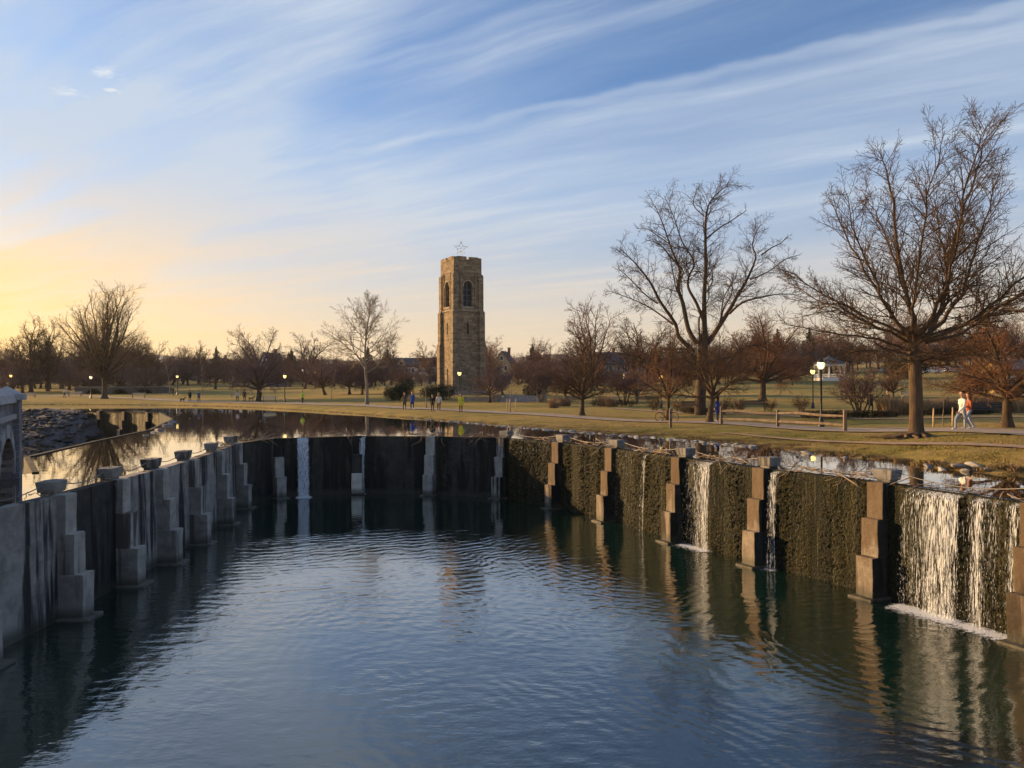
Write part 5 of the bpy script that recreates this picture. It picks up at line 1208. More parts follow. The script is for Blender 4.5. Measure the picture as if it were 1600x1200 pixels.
for px, d, h, g, lb in ((1283, 47.5, 4.05, 'white', 'tall black lamp post with white globe behind the split rail fence'), (1270, 70, 3.55, 'gold', 'shorter lamp with gold light just left of the tall lamp'), (1033, 76, 3.3, 'amber', 'lamp with amber light beside the thin forked tree'), (718, 96, 3.9, 'gold', 'lamp with golden globe in front of the tower'), (445, 108, 3.9, 'gold', 'lamp with warm light right of the bench on the far lawn'),
                       (277, 150, 3.8, 'gold', 'lamp with warm light behind the dog walkers'), (142, 135, 3.9, 'white', 'lamp with white light left of the lone oak trunk'), (17, 165, 4.2, 'amber', 'amber lamp above the stone bridge at the far left'), (492, 180, 4.0, 'amber', 'amber lamp in front of the row of trees behind the jogger'), (473, 200, 4.6, 'white', 'small white far lamp above the jogger')):
    lamp(px, d, h, g, lb)

# ------------------------------------------------------------------ benches
M_slat_d = material('dark_slat', (0.040, 0.042, 0.045), 0.6, 0.2, 3); M_slat_g = material('green_slat', (0.05, 0.075, 0.055), 0.6, 0.2, 3); M_slat_w = material('pale_wood_slat', (0.55, 0.45, 0.30), 0.6, 0.15, 3)
def bench(px, d, w, mat, rz, label):
    e = empty('park_bench', spot(px, d), rz); tag(e, label, 'bench')
    for k in range(4): m = MB(); m.box(-w / 2, w / 2, -.42 + k * .115, -.32 + k * .115, .42, .455); m.build('seat_slat', mat, e)
    for k in range(4): m = MB(); y = .08 + k * .03; z = .52 + k * .105; m.box(-w / 2, w / 2, y, y + .03, z, z + .085); m.build('back_slat', mat, e)
    for sx in (-1, 1):
        x = sx * (w / 2 - .1); m = MB(); m.box(x - .03, x + .03, -.40, -.34, -.05, .42); m.box(x - .03, x + .03, .02, .08, -.05, .42); m.box(x - .03, x + .03, -.40, .08, .38, .42); m.tube([(x, .06, .42), (x, .15, .93)], .028, 5); m.build('leg', M_black, e)
        m = MB(); m.tube([(x, .1, .66), (x, -.2, .68), (x, -.4, .64), (x, -.39, .42)], .024, 5); m.build('armrest', M_black, e)
bench(1176, 66, 2.2, M_slat_d, 0, 'dark slatted bench behind the person in the blue jacket and the fence')
bench(1078, 69, 1.5, M_slat_d, 0, 'small dark bench left of the old tree trunk')
bench(1011, 86, 2.6, M_slat_g, 0, 'greenish bench right of the multi-stemmed purplish tree')
bench(897, 88, 2.2, M_slat_g, 0, 'greenish bench behind the round-crowned tree')
bench(1535, 50, 2.9, M_slat_d, R(-8), 'long dark bench behind the walking couple')
bench(421, 111, 1.9, M_slat_w, R(12), 'pale wooden bench beside the dark-clad person on the far bank')
bench(217, 136, 2.2, M_slat_w, R(10), 'pale wooden bench between the lone oak and the dog walkers')
bench(47, 142, 2.0, M_slat_w, R(5), 'pale wooden bench above the stone bridge')
bench(118, 145, 2.4, M_slat_w, R(5), 'pale wooden bench left of the lone oak')
bench(1417, 88, 1.6, M_slat_w, R(20), 'pale bench on the sunlit lawn left of the oak trunk')

# ------------------------------------------------------------------ split rail fence, stakes, lone post
M_fence = material('weathered_rail', (0.18, 0.135, 0.095), 0.9, 0.3, 2.5, .01, 12, stretch=(1, 1, .3), rand=.15)
def fence():
    posts = [(1127, 50.5), (1215, 47.0), (1320, 41.5)]; P = [spot(px, d) for px, d in posts]
    e = empty('split_rail_fence', P[0]); tag(e, 'weathered two-rail split rail fence with three posts along the path', 'fence')
    for p, h in zip(P, (1.18, 1.05, 1.15)):
        q = p - P[0]; m = MB(); m.add([(q.x + a, q.y + b, q.z - .2) for a, b in ((-.09, -.07), (.09, -.07), (.09, .07), (-.09, .07))] + [(q.x + a, q.y + b, q.z + h + c) for a, b, c in ((-.075, -.06, 0), (.08, -.06, .04), (.075, .06, .05), (-.08, .06, 0))], [(0, 3, 2, 1), (4, 5, 6, 7), (0, 1, 5, 4), (1, 2, 6, 5), (2, 3, 7, 6), (3, 0, 4, 7)]); m.build('post', M_fence, e)
    for k in range(2):
        for z, j in ((.86, .03), (.36, -.02)):
            a, b = P[k] - P[0], P[k + 1] - P[0]; m = MB(); m.tube([a + Vector((0, 0, z)), a.lerp(b, .3) + Vector((0, 0, z + j + .03)), a.lerp(b, .7) + Vector((0, 0, z - j)), b + Vector((0, 0, z - .02))], [.06, .085, .08, .055], 6); m.build('rail', M_fence, e, False)
fence()
p = spot(1047.5, 47.4); m = MB(); m.add([(a, b, -.2) for a, b in ((-.085, -.07), (.085, -.07), (.085, .07), (-.085, .07))] + [(a, b, 1.16 + c) for a, b, c in ((-.075, -.06, .0), (.08, -.06, .05), (.075, .06, .05), (-.08, .06, .0))], [(0, 3, 2, 1), (4, 5, 6, 7), (0, 1, 5, 4), (1, 2, 6, 5), (2, 3, 7, 6), (3, 0, 4, 7)])
o = empty('fence_post', p); tag(o, 'lone pale fence post at the water edge in front of the bicycle', 'post'); m.build('shaft', M_fence, o)
for zz in (.45, .85): m = MB(); m.box(-.03, .03, -.085, -.07, zz, zz + .14); m.build('mortise', M_black, o)
M_stake = material('stake_wood', (0.52, 0.38, 0.22), 0.85, 0.15, 4)
for k, (px, d, h, lb) in enumerate(((1458, 41.5, .95, 'left of the two pale tree stakes beside the couple'), (1488, 41.5, .95, 'right of the two pale tree stakes beside the couple'), (792, 72, 1.25, 'left stake of the staked sapling right of the tower'), (805.5, 72, 1.25, 'right stake of the staked sapling right of the tower'), (796, 73.2, 1.2, 'back stake of the staked sapling right of the tower'))):
    m = MB(); m.tube([(0, 0, -.1), (.01, 0, h * .5), (0.02, 0, h)], [.045, .043, .04], 7); m.tube([(0.02, 0, h), (.02, 0, h + .06)], [.04, .012], 7); o = m.build('tree_stake', M_stake, None, True); o.location = spot(px, d); tag(o, lb, 'stake', 'stakes beside saplings')

# ------------------------------------------------------------------ bicycle leaning at the forked tree
M_tyre = material('tyre_rubber', (0.02, 0.02, 0.02), .7, .1); M_bframe = material('red_frame_paint', (0.14, 0.02, 0.02), .35, .1, spec=.5); M_metal = material('bare_metal', (.35, .34, .33), .35, .1, metal=.8)
def bicycle(px, d):
    e = empty('bicycle', spot(px, d), R(4)); e.rotation_euler = (R(-6), 0, R(4)); tag(e, 'dark red bicycle leaning against the thin forked tree', 'bicycle')
    for nm, x in (('front_wheel', .53), ('rear_wheel', -.53)):
        w = empty('wheel', (x, 0, .34)); w.parent = e; m = MB(); m.tube([(.325 * math.cos(a), 0, .325 * math.sin(a)) for a in np.linspace(0, 6.2832, 25)], .022, 6, cap=False); m.build('tyre', M_tyre, w, True)
        m = MB(); m.tube([(0, -.05, 0), (0, .05, 0)], .025, 6)
        for k in range(10): m.tube([(0, 0, 0), (.31 * math.cos(k * .628), 0, .31 * math.sin(k * .628))], .003, 3)
        m.build('rim', M_metal, w)
    m = MB(); bb, st, ht, ra = (-.10, 0, .30), (-.25, 0, .82), (.36, 0, .80), (-.53, 0, .34)
    for a, b in ((bb, st), (st, ht), (bb, (.39, 0, .68)), (bb, ra), (ra, (-.22, 0, .74)), ((.35, 0, .86), (.41, 0, .62)), ((.41, 0, .62), (.53, 0, .34))): m.tube([a, b], .02, 6)
    m.build('frame', M_bframe, e, True)
    m = MB(); m.add([(-.38, -.08, .90), (-.38, .08, .90), (-.12, .02, .92), (-.12, -.02, .92), (-.38, -.08, .86), (-.38, .08, .86), (-.12, .02, .88), (-.12, -.02, .88)], [(0, 1, 2, 3)[::-1], (4, 5, 6, 7), (0, 1, 5, 4), (1, 2, 6, 5), (2, 3, 7, 6), (3, 0, 4, 7)]); m.tube([st, (-.26, 0, .88)], .014, 5); m.build('saddle', M_tyre, e)
    m = MB(); m.tube([(.34, 0, .86), (.36, 0, .97)], .016, 5); m.tube([(.30, -.28, .99), (.38, -.16, .99), (.38, .16, .99), (.30, .28, .99)], .014, 5); m.build('handlebar', M_metal, e)
    m = MB(); m.tube([(-.10, -.07, .30), (-.02, -.07, .15)], .014, 4); m.tube([(-.10, .07, .30), (-.18, .07, .45)], .014, 4); m.tube([(-.02, -.14, .15), (-.02, -.05, .15)], .025, 4); m.tube([(-.18, .05, .45), (-.18, .14, .45)], .025, 4); m.build('pedal', M_tyre, e)
bicycle(1042, 55.6)
# ------------------------------------------------------------------ houses
M_brick = material('house_brick', (0.30, 0.135, 0.085), .9, .2, 2, .02, 10); M_siding_lit = material('lit_tan_siding', (0.50, 0.37, 0.20), .8, .1, 2); M_siding_w = material('pale_siding', (0.50, 0.47, 0.43), .8, .1, 2); M_stone_h = material('house_stone', (0.33, 0.28, 0.22), .9, .2, 2)
M_roof = material('slate_roof', (0.075, 0.075, 0.085), .8, .25, 1.5, .02, 6); M_white = material('white_paint', (0.74, 0.72, 0.68), .6, .05, 3); M_pane = material('window_glass', (0.03, 0.035, 0.045), .12, .1, spec=.6)
M_pane_lit = material('lit_window', (1, .7, .35), .3, .05, emit=((1.0, .62, .25), 1.1)); M_ochre = masonry('ochre_stone', (0.46, 0.33, 0.14), (0.30, 0.21, 0.09), (.35, .28, .17), 1.4, .04)
def house(px, d, w, dep, h, rh, wall, label, rz=0.0, gable_front=True, wins=2, rows=2, porch=False, chimney=True, lit=(), dormers=0, cat='house'):
    e = empty('house', spot(px, d, -.3), rz); tag(e, label, cat); X, Y = w / 2, dep / 2
    m = MB()
    if gable_front: m.prism([(-X, 0), (X, 0), (X, h), (0, h + rh), (-X, h)], -Y, Y)
    else: m.box(-X, X, -Y, Y, 0, h); m.add([(X, -Y, h), (X, Y, h), (X, 0, h + rh), (-X, -Y, h), (-X, Y, h), (-X, 0, h + rh)], [(0, 1, 2), (3, 5, 4)])
    m.build('wall', wall, e)
    rf = MB(); o = .45; tk = .18
    if gable_front:
        for s in (-1, 1): rf.add([(s * (X + o), -Y - o, h - o * rh / X), (s * (X + o), Y + o, h - o * rh / X), (0, Y + o, h + rh + .03), (0, -Y - o, h + rh + .03), (s * (X + o), -Y - o, h - o * rh / X + tk), (s * (X + o), Y + o, h - o * rh / X + tk), (0, Y + o, h + rh + .03 + tk), (0, -Y - o, h + rh + .03 + tk)], [(0, 1, 2, 3), (4, 7, 6, 5), (0, 4, 5, 1), (0, 3, 7, 4), (1, 5, 6, 2)])
    else:
        for s in (-1, 1): rf.add([(-X - o, s * (Y + o), h - o * rh / Y), (X + o, s * (Y + o), h - o * rh / Y), (X + o, 0, h + rh + .03), (-X - o, 0, h + rh + .03), (-X - o, s * (Y + o), h - o * rh / Y + tk), (X + o, s * (Y + o), h - o * rh / Y + tk), (X + o, 0, h + rh + .03 + tk), (-X - o, 0, h + rh + .03 + tk)], [(0, 1, 2, 3), (4, 7, 6, 5), (0, 4, 5, 1), (1, 5, 6, 2), (0, 3, 7, 4)])
    ro = rf.build('roof', M_roof, e)
    if chimney: m = MB(); cx = X * .55; m.box(cx - .4, cx + .4, -.4, .4, h, h + rh + 1.2); m.box(cx - .5, cx + .5, -.5, .5, h + rh + 1.2, h + rh + 1.4); m.build('chimney', M_brick, ro)
    k = 0
    def window(x, z, ww=.95, hh=1.5):
        nonlocal k
        f = MB(); f.box(x - ww / 2 - .14, x + ww / 2 + .14, -Y - .09, -Y + .02, z - .14, z + hh + .14); fo = f.build('window', M_white, e)
        g = MB(); g.box(x - ww / 2, x + ww / 2, -Y - .11, -Y - .05, z, z + hh); g.build('pane', M_pane_lit if k in lit else M_pane, fo); k += 1
    for rr in range(rows):
        for c in range(wins): window(-X + w * (c + .5) / wins, 1.0 + rr * (h - .6) / rows)
    if gable_front and rh > 2: window(0, h + rh * .18, .9, 1.2)
    for q in range(dormers):
        x = -X + w * (q + .5) / dormers; m = MB(); m.prism([(x - 1.5, h), (x + 1.5, h), (x + 1.5, h + 1.2), (x, h + 3.0), (x - 1.5, h + 1.2)], -Y - .05, 0); do = m.build('gable', M_siding_lit, e)  # gable fronts tinted tan: warm low sunlight put into the siding colour
        m = MB(); m.box(x - .45, x + .45, -Y - .12, -Y - .06, h + .5, h + 1.6); m.build('pane', M_pane, do)
        m = MB(); [m.add([(x, -Y - .4, h + 3.2), (x + s * 1.9, -Y - .4, h + 1.0), (x + s * 1.9, .1, h + 1.0), (x, .1, h + 3.2)], [(0, 1, 2, 3)]) for s in (-1, 1)]; m.build('gable_roof', M_roof, do)
    m = MB(); m.box(-.5, .5, -Y - .08, -Y + .01, 0, 2.1); m.build('door', M_black, e)
    if porch:
        pr = empty('porch', (0, 0, 0)); pr.parent = e; m = MB(); m.box(-X, X, -Y - 2.2, -Y - .02, 2.7, 2.95); m.build('porch_roof', M_white, pr)
        for q in range(5): x = -X + .15 + (w - .3) * q / 4; m = MB(); m.box(x - .11, x + .11, -Y - 2.15, -Y - 1.93, .3, 2.7); m.build('column', M_white, pr)
        m = MB(); m.box(-X, X, -Y - 2.2, -Y - .02, 0, .3); m.build('porch_floor', M_white, pr)
        m = MB(); m.box(-X, X, -Y - 2.1, -Y - 2.02, 1.0, 1.1); [m.box(-X + w * q / 24 - .03, -X + w * q / 24 + .03, -Y - 2.09, -Y - 2.03, .3, 1.0) for q in range(25)]; m.build('railing', M_white, pr)
    return e
house(648, 285, 17, 9, 6.0, 3.0, M_siding_w, 'long pale two-storey house with two warm-lit gables left of the tower', 0, False, 7, 2, True, False, (3,), 2)
house(789, 262, 5.4, 8, 7.0, 3.6, M_siding_lit, 'narrow yellow-lit gabled house right of the tower', R(-14), True, 2, 2, True)
house(753, 268, 6.0, 8, 7.2, 3.8, M_siding_lit, 'gabled house half hidden behind the right edge of the tower', R(-10), True, 2, 2, False)
house(948, 232, 7.5, 9, 5.6, 3.4, M_stone_h, 'beige house with big dark slate roof behind the round-crowned tree', R(8), False, 3, 2, False, True)
house(988, 236, 8.2, 7, 6.0, 2.8, M_brick, 'brick house with white porch and warm light behind the purplish tree', R(-6), False, 4, 2, True, True, (0,))
house(425, 262, 5.5, 8, 5.5, 4.6, M_siding_w, 'steep pale gabled house in the trees behind the far lamp', R(-20), True, 2, 2)
house(345, 330, 9, 9, 6.0, 3.4, M_siding_w, 'pale house among the trees above the far parked cars', R(-15), True, 3, 2)
house(700, 290, 10, 9, 6.2, 3.2, M_stone_h, 'grey house hidden behind the tower and the bare trees', 0, False, 4, 2, True)
house(1590, 112, 7.0, 8, 3.6, 1.3, M_ochre, 'ochre stone building with arched bays at the right edge', R(-12), False, 3, 1, False, False, cat='building')
m = MB(); x = at(432, 205); zz = gz(x, 205); lb_ = empty('service_building', (x, 205, zz)); tag(lb_, 'low blue-grey flat-roofed building behind the far bench', 'building')
m.box(-2.4, 2.4, -1.6, 1.6, -.3, 2.2); m.build('wall', material('blue_grey_panel', (.24, .27, .33), .7, .1), lb_); m = MB(); m.box(-2.6, 2.6, -1.8, 1.8, 2.2, 2.4); m.build('roof', M_ledge, lb_)
for q in range(4): m = MB(); m.box(-2.1 + q * 1.1, -1.2 + q * 1.1, -1.66, -1.58, 1.1, 1.8); m.build('window', M_pane, lb_)

# gazebo
def gazebo(px, d):
    e = empty('gazebo', spot(px, d)); tag(e, 'white columned gazebo on the sunlit slope behind the tall lamp', 'gazebo'); n = 8; Rr = 3.1
    m = MB(); m.lathe([(Rr + .4, -.8), (Rr + .4, .55)], 8); m.build('platform', M_white, e)
    for k in range(n):
        a = k * 6.2832 / n + .39; m = MB(); m.lathe([(.2, .55), (.2, .7), (.14, .75), (.12, 3.0), (.2, 3.1), (.2, 3.2)], 8, c=(Rr * math.cos(a), Rr * math.sin(a))); m.build('column', M_white, e, True)
        a2 = a + 6.2832 / n; p, q = Vector((Rr * math.cos(a), Rr * math.sin(a), 0)), Vector((Rr * math.cos(a2), Rr * math.sin(a2), 0)); m = MB()
        for z in (.8, 1.35): m.tube([p + Vector((0, 0, z)), q + Vector((0, 0, z))], .04, 4)
        for j in range(1, 7): v = p.lerp(q, j / 7); m.tube([v + Vector((0, 0, .8)), v + Vector((0, 0, 1.35))], .025, 4)
        m.build('railing', M_white, e)
    m = MB(); m.lathe([(Rr + .35, 3.2), (Rr + .35, 3.6)], 8); m.build('entablature', M_white, e); m = MB(); m.lathe([(Rr + .7, 3.6), (Rr * .6, 4.6), (.35, 5.2), (.3, 5.5)], 8); m.build('roof', M_roof, e)
gazebo(1296, 172)

# small arched footbridge at the far left
def footbridge():
    d = 160; x = at(188, d); e = empty('footbridge', (x, d, gz(x, d) - .2)); tag(e, 'low grey stone footbridge with three dark arches beyond the lone oak', 'footbridge'); W = 9.3
    arches = [(-5.5, 1.6), (0, 1.7), (5.0, 1.7)]; top = 1.6; cols = [(-W, 0.0)]; 
    for c, hw in arches: cols += [(c + hw * math.cos(a), .1 + 1.15 * math.sin(a)) for a in np.linspace(math.pi, 0, 11)]
    V, Q = [], []
    def quad(*p): i = len(V); V.extend(p); Q.append(tuple(range(i, i + len(p))))
    xs = [-W] + [c - hw for c, hw in arches] + [W]
    for y in (0, 3.0):
        prev = -W
        for c, hw in arches:
            quad((prev, y, -.5), (c - hw, y, -.5), (c - hw, y, top), (prev, y, top)); A = [(c + hw * math.cos(a), .1 + 1.15 * math.sin(a)) for a in np.linspace(math.pi, 0, 11)]
            for p, q in zip(A[:-1], A[1:]): quad((p[0], y, p[1]), (q[0], y, q[1]), (q[0], y, top), (p[0], y, top))
            prev = c + hw
        quad((prev, y, -.5), (W, y, -.5), (W, y, top), (prev, y, top))
    for c, hw in arches:
        A = [(c + hw * math.cos(a), .1 + 1.15 * math.sin(a)) for a in np.linspace(math.pi, 0, 11)]
        for p, q in zip(A[:-1], A[1:]): quad((p[0], 0, p[1]), (p[0], 3, p[1]), (q[0], 3, q[1]), (q[0], 0, q[1]))
    quad((-W, 0, top), (W, 0, top), (W, 3, top), (-W, 3, top)); quad((-W, 3, -.5), (-W, 0, -.5), (-W, 0, top), (-W, 3, top)); quad((W, 0, -.5), (W, 3, -.5), (W, 3, top), (W, 0, top))
    mesh_obj('wall', V, Q, masonry('footbridge_masonry', (.16, .15, .14), (.09, .085, .08), (.15, .14, .13), 1.5, .06), e); m = MB(); m.box(-W - .1, W + .1, -.12, .3, top, top + .15); m.build('coping', M_trim, e)
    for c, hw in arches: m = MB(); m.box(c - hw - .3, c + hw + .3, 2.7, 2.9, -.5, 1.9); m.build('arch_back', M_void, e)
footbridge()
# stone steps and low walls right of the tower
def steps():
    d = 100; x = at(812, d); e = empty('stone_steps', (x, d, gz(x, d) - .1), R(-8)); tag(e, 'grey stone steps with low walls climbing the mound right of the tower', 'steps')
    for k in range(5): m = MB(); m.box(-2.6 + k * .1, 2.6 - k * .1, -1.4 + k * .55, -.84 + k * .55, -.3, .17 * (k + 1)); m.build('step', M_ledge, e)
    for s in (-1, 1): m = MB(); m.box(s * 3.0 - .3, s * 3.0 + .3, -1.6, 2.4, -.3, 1.0); m.build('side_wall', M_trim, e)
    m = MB(); m.box(-7.5, -3.35, .6, 1.0, -.3, .75); m.build('low_wall', M_trim, e)
steps()

# ------------------------------------------------------------------ cars
M_glass = material('car_glass', (.02, .025, .03), .08, .1, spec=.7); M_hub = material('wheel_rim', (.4, .4, .42), .35, .1, metal=.7); M_head = material('headlight_lens', (.8, .8, .78), .15, .05); M_tail = material('tail_light', (.35, .02, .02), .25, .1)
def car_proto(suv=False):
    e = bpy.data.objects.new('parked_car', None); C.objects.link(e); hh = 1.62 if suv else 1.42
    prof = [(-2.2, .32), (-2.22, .62), (-2.12, .86), (-1.5, .93), (-1.0, .95), (1.1, .92), (1.75, .80), (2.12, .68), (2.2, .5), (2.15, .3)]
    if suv: prof = [(-2.2, .35), (-2.22, .8), (-2.15, 1.0), (-1.5, 1.02), (-1.0, 1.03), (1.1, 1.0), (1.85, .92), (2.12, .8), (2.2, .5), (2.15, .33)]
    W = .87; n = len(prof); rows = []
    for w, s in ((-W, .0), (-W + .10, 1), (W - .10, 1), (W, .0)):
        rows.append([(x * (1 if s else .985), w, z + (.03 if s and z > .6 else 0)) for x, z in prof])
    V = [v for r_ in rows for v in r_]; Q = [(j * n + i, j * n + i + 1, (j + 1) * n + i + 1, (j + 1) * n + i) for j in range(3) for i in range(n - 1)] + [(j * n + n - 1, j * n, (j + 1) * n, (j + 1) * n + n - 1) for j in range(3)] + [tuple(range(n)), tuple(range(4 * n - 1, 3 * n - 1, -1))]
    body = mesh_obj('body', V, Q, M_white, e); zb = prof[4][1]
    cab = [(-1.75 if not suv else -2.05, zb), (-1.05 if not suv else -1.75, hh - .03), (.25, hh), (1.15, zb)]; m = MB(); lo, up = .80, .62
    v = [(cab[0][0], -lo, zb), (cab[3][0], -lo, zb), (cab[2][0], -up, hh - .05), (cab[1][0], -up, hh - .07), (cab[0][0], lo, zb), (cab[3][0], lo, zb), (cab[2][0], up, hh - .05), (cab[1][0], up, hh - .07)]
    m.add(v, [(0, 1, 2, 3), (5, 4, 7, 6), (1, 5, 6, 2), (4, 0, 3, 7)]); m.build('windows', M_glass, e)
    m = MB(); m.add([(cab[2][0] + .05, -up - .02, hh - .06), (cab[1][0] - .05, -up - .02, hh - .08), (cab[1][0] - .05, up + .02, hh - .08), (cab[2][0] + .05, up + .02, hh - .06), (cab[2][0] - .1, -up + .1, hh), (cab[1][0] + .1, -up + .1, hh), (cab[1][0] + .1, up - .1, hh), (cab[2][0] - .1, up - .1, hh)], [(0, 1, 2, 3), (7, 6, 5, 4), (0, 4, 5, 1), (1, 5, 6, 2), (2, 6, 7, 3), (3, 7, 4, 0)])
    for s in (-1, 1):
        m.tube([(cab[2][0], s * up, hh - .05), (cab[3][0], s * lo, zb)], .035, 4); m.tube([(cab[1][0], s * up, hh - .07), (cab[0][0], s * lo, zb)], .05, 4); m.tube([(-.35, s * (up + .01), hh - .06), (-.35, s * (lo + .01), zb)], .03, 4)
    m.build('roof', M_white, e)
    for x in (-1.35, 1.38):
        for s in (-1, 1):
            w = bpy.data.objects.new('wheel', None); C.objects.link(w); w.parent = e; w.location = (x, s * .80, .33); w.rotation_euler = (R(90), 0, 0)
            m = MB(); m.lathe([(.22, -.11), (.32, -.11), (.335, -.06), (.335, .06), (.32, .11), (.22, .11)], 16); m.build('tyre', M_tyre, w, True); m = MB(); m.lathe([(.21, -.112), (.21, .113), (.08, .12)], 10); m.build('rim', M_hub, w)
    for s in (-1, 1):
        m = MB(); m.box(2.05, 2.205, s * .62 - .16, s * .62 + .16, .58, .70); m.build('headlight', M_head, e); m = MB(); m.box(-2.235, -2.1, s * .68 - .12, s * .68 + .12, .65, .82); m.build('tail_light', M_tail, e)
        m = MB(); m.box(.75, .9, s * .92 - .07, s * .92 + .07, zb - .02, zb + .1); m.build('mirror', M_black, e)
    return e
paints = {k: material('car_paint_' + k, c, .3, .03, spec=.6) for k, c in (('white', (.75, .75, .74)), ('silver', (.42, .43, .45)), ('dark', (.04, .045, .055)), ('red', (.22, .03, .025)), ('blue', (.05, .08, .16)))}
protos = [car_proto(False), car_proto(True)]; first = [True, True]
def car(px, d, kind, paint, rz, label, group):
    e = protos[kind] if first[kind] else copy_tree(protos[kind]); first[kind] = False
    e.location = spot(px, d); e.rotation_euler = (0, 0, R(rz)); tag(e, label, 'car', group)
    for ch in e.children:
        if ch.name.split('.')[0] in ('body', 'roof'): set_mat(ch, paints[paint])
for px, d, k, pt, rz, lb in ((1456, 190, 0, 'white', 172, 'white saloon car parked right of the oak trunk'), (1474, 196, 0, 'silver', 175, 'silver car parked behind the white saloon'), (1489, 193, 1, 'white', 170, 'white estate car at the right end of the parked row'), (1414, 200, 1, 'red', 5, 'dark red car parked left of the oak trunk'), (1390, 205, 0, 'silver', 8, 'silver car parked beyond the multi-stemmed shrub tree'),
                            (1240, 215, 0, 'silver', 4, 'silver car seen left of the gazebo'), (1262, 220, 1, 'dark', 0, 'dark car close to the left side of the gazebo')):
    car(px, d, k, pt, rz, lb, 'cars parked on the right slope')
for px, d, k, pt, rz, lb in ((272, 300, 0, 'silver', 20, 'silver car at the left end of the far parked row'), (284, 302, 1, 'white', 24, 'white high car second in the far parked row'), (296, 300, 0, 'dark', 18, 'dark car in the middle of the far parked row'), (307, 303, 0, 'white', 20, 'white car right of the dark car in the far row'), (319, 300, 1, 'blue', 22, 'blue car in the far parked row'), (331, 302, 0, 'silver', 20, 'silver car near the right end of the far row'), (343, 300, 1, 'white', 18, 'white car at the right end of the far parked row'),
                            (452, 290, 1, 'white', 10, 'white car parked behind the low blue-grey building'), (466, 292, 0, 'silver', 5, 'silver car above the jogger'), (480, 291, 0, 'dark', 5, 'dark car right above the jogger'), (588, 292, 0, 'white', 0, 'white car behind the crown of the slender pale tree'), (934, 275, 1, 'white', 0, 'white car in front of the beige slate-roofed house'), (950, 277, 0, 'silver', 0, 'silver car left of the brick house'), (1018, 268, 0, 'red', 180, 'red car right of the brick house')):
    car(px, d, k, pt, rz, lb, 'cars parked along the far street')
ribbon('road', [(-230, 308), (-160, 306), (-110, 303), (-60, 298), (0, 290), (40, 284), (75, 270), (130, 235)], 7.0, M_path, .06)

# ------------------------------------------------------------------ people and dogs: tapered capsules fused into one skin
def capsule_mesh(segs, voxel, mats, colour_of, name):
    """segs: (a, b, ra, rb, tag); fuse with a voxel remesh, colour each face by the nearest segment"""
    m = MB()
    for a, b, ra, rb, _ in segs:
        a, b = Vector(a), Vector(b); ax = (b - a)
        if ax.length < 1e-4: ax = Vector((0, 0, 1e-3))
        n = ax.normalized(); pts = []; rad = []
        for q in (-1, -.85, -.5): pts.append(a + n * q * ra); rad.append(max(.0015, ra * math.sqrt(1 - q * q)))
        pts += [a, b]; rad += [ra, rb]
        for q in (.5, .85, 1): pts.append(b + n * q * rb); rad.append(max(.0015, rb * math.sqrt(max(0, 1 - q * q))))
        m.tube(pts, rad, 10)
    o = m.build(name, mats[0], None); md = o.modifiers.new('r', 'REMESH'); md.mode = 'VOXEL'; md.voxel_size = voxel; md.use_smooth_shade = True
    sm = o.modifiers.new('s', 'SMOOTH'); sm.factor = .5; sm.iterations = 3
    dg = bpy.context.evaluated_depsgraph_get(); me = bpy.data.meshes.new_from_object(o.evaluated_get(dg)); bpy.data.objects.remove(o)
    me.materials.clear(); [me.materials.append(x) for x in mats]
    nP = len(me.polygons); c = np.empty(nP * 3, np.float32); me.polygons.foreach_get('center', c); c = c.reshape(-1, 3); best = np.full(nP, 1e9); idx = np.zeros(nP, np.int32)
    for a, b, ra, rb, tg in segs:
        a, b = np.array(a, float), np.array(b, float); ab = b - a; t = np.clip(((c - a) @ ab) / max(1e-9, ab @ ab), 0, 1); dist = np.linalg.norm(c - a - t[:, None] * ab, axis=1) - (ra + (rb - ra) * t); k = dist < best; best[k] = dist[k]; idx[k] = colour_of[tg]
    me.polygons.foreach_set('material_index', idx); me.polygons.foreach_set('use_smooth', [True] * nP); me.update(); return me
_cm = {}
def cloth(c, rough=.85):
    k = tuple(c)
    if k not in _cm: _cm[k] = material('cloth_%02d' % len(_cm), c, rough, .12, 14, .004, 40)
    return _cm[k]
M_skin = material('skin', (.46, .27, .19), .55, .06, 8); M_eye = material('eye_dark', (.02, .015, .012), .3, .1); 
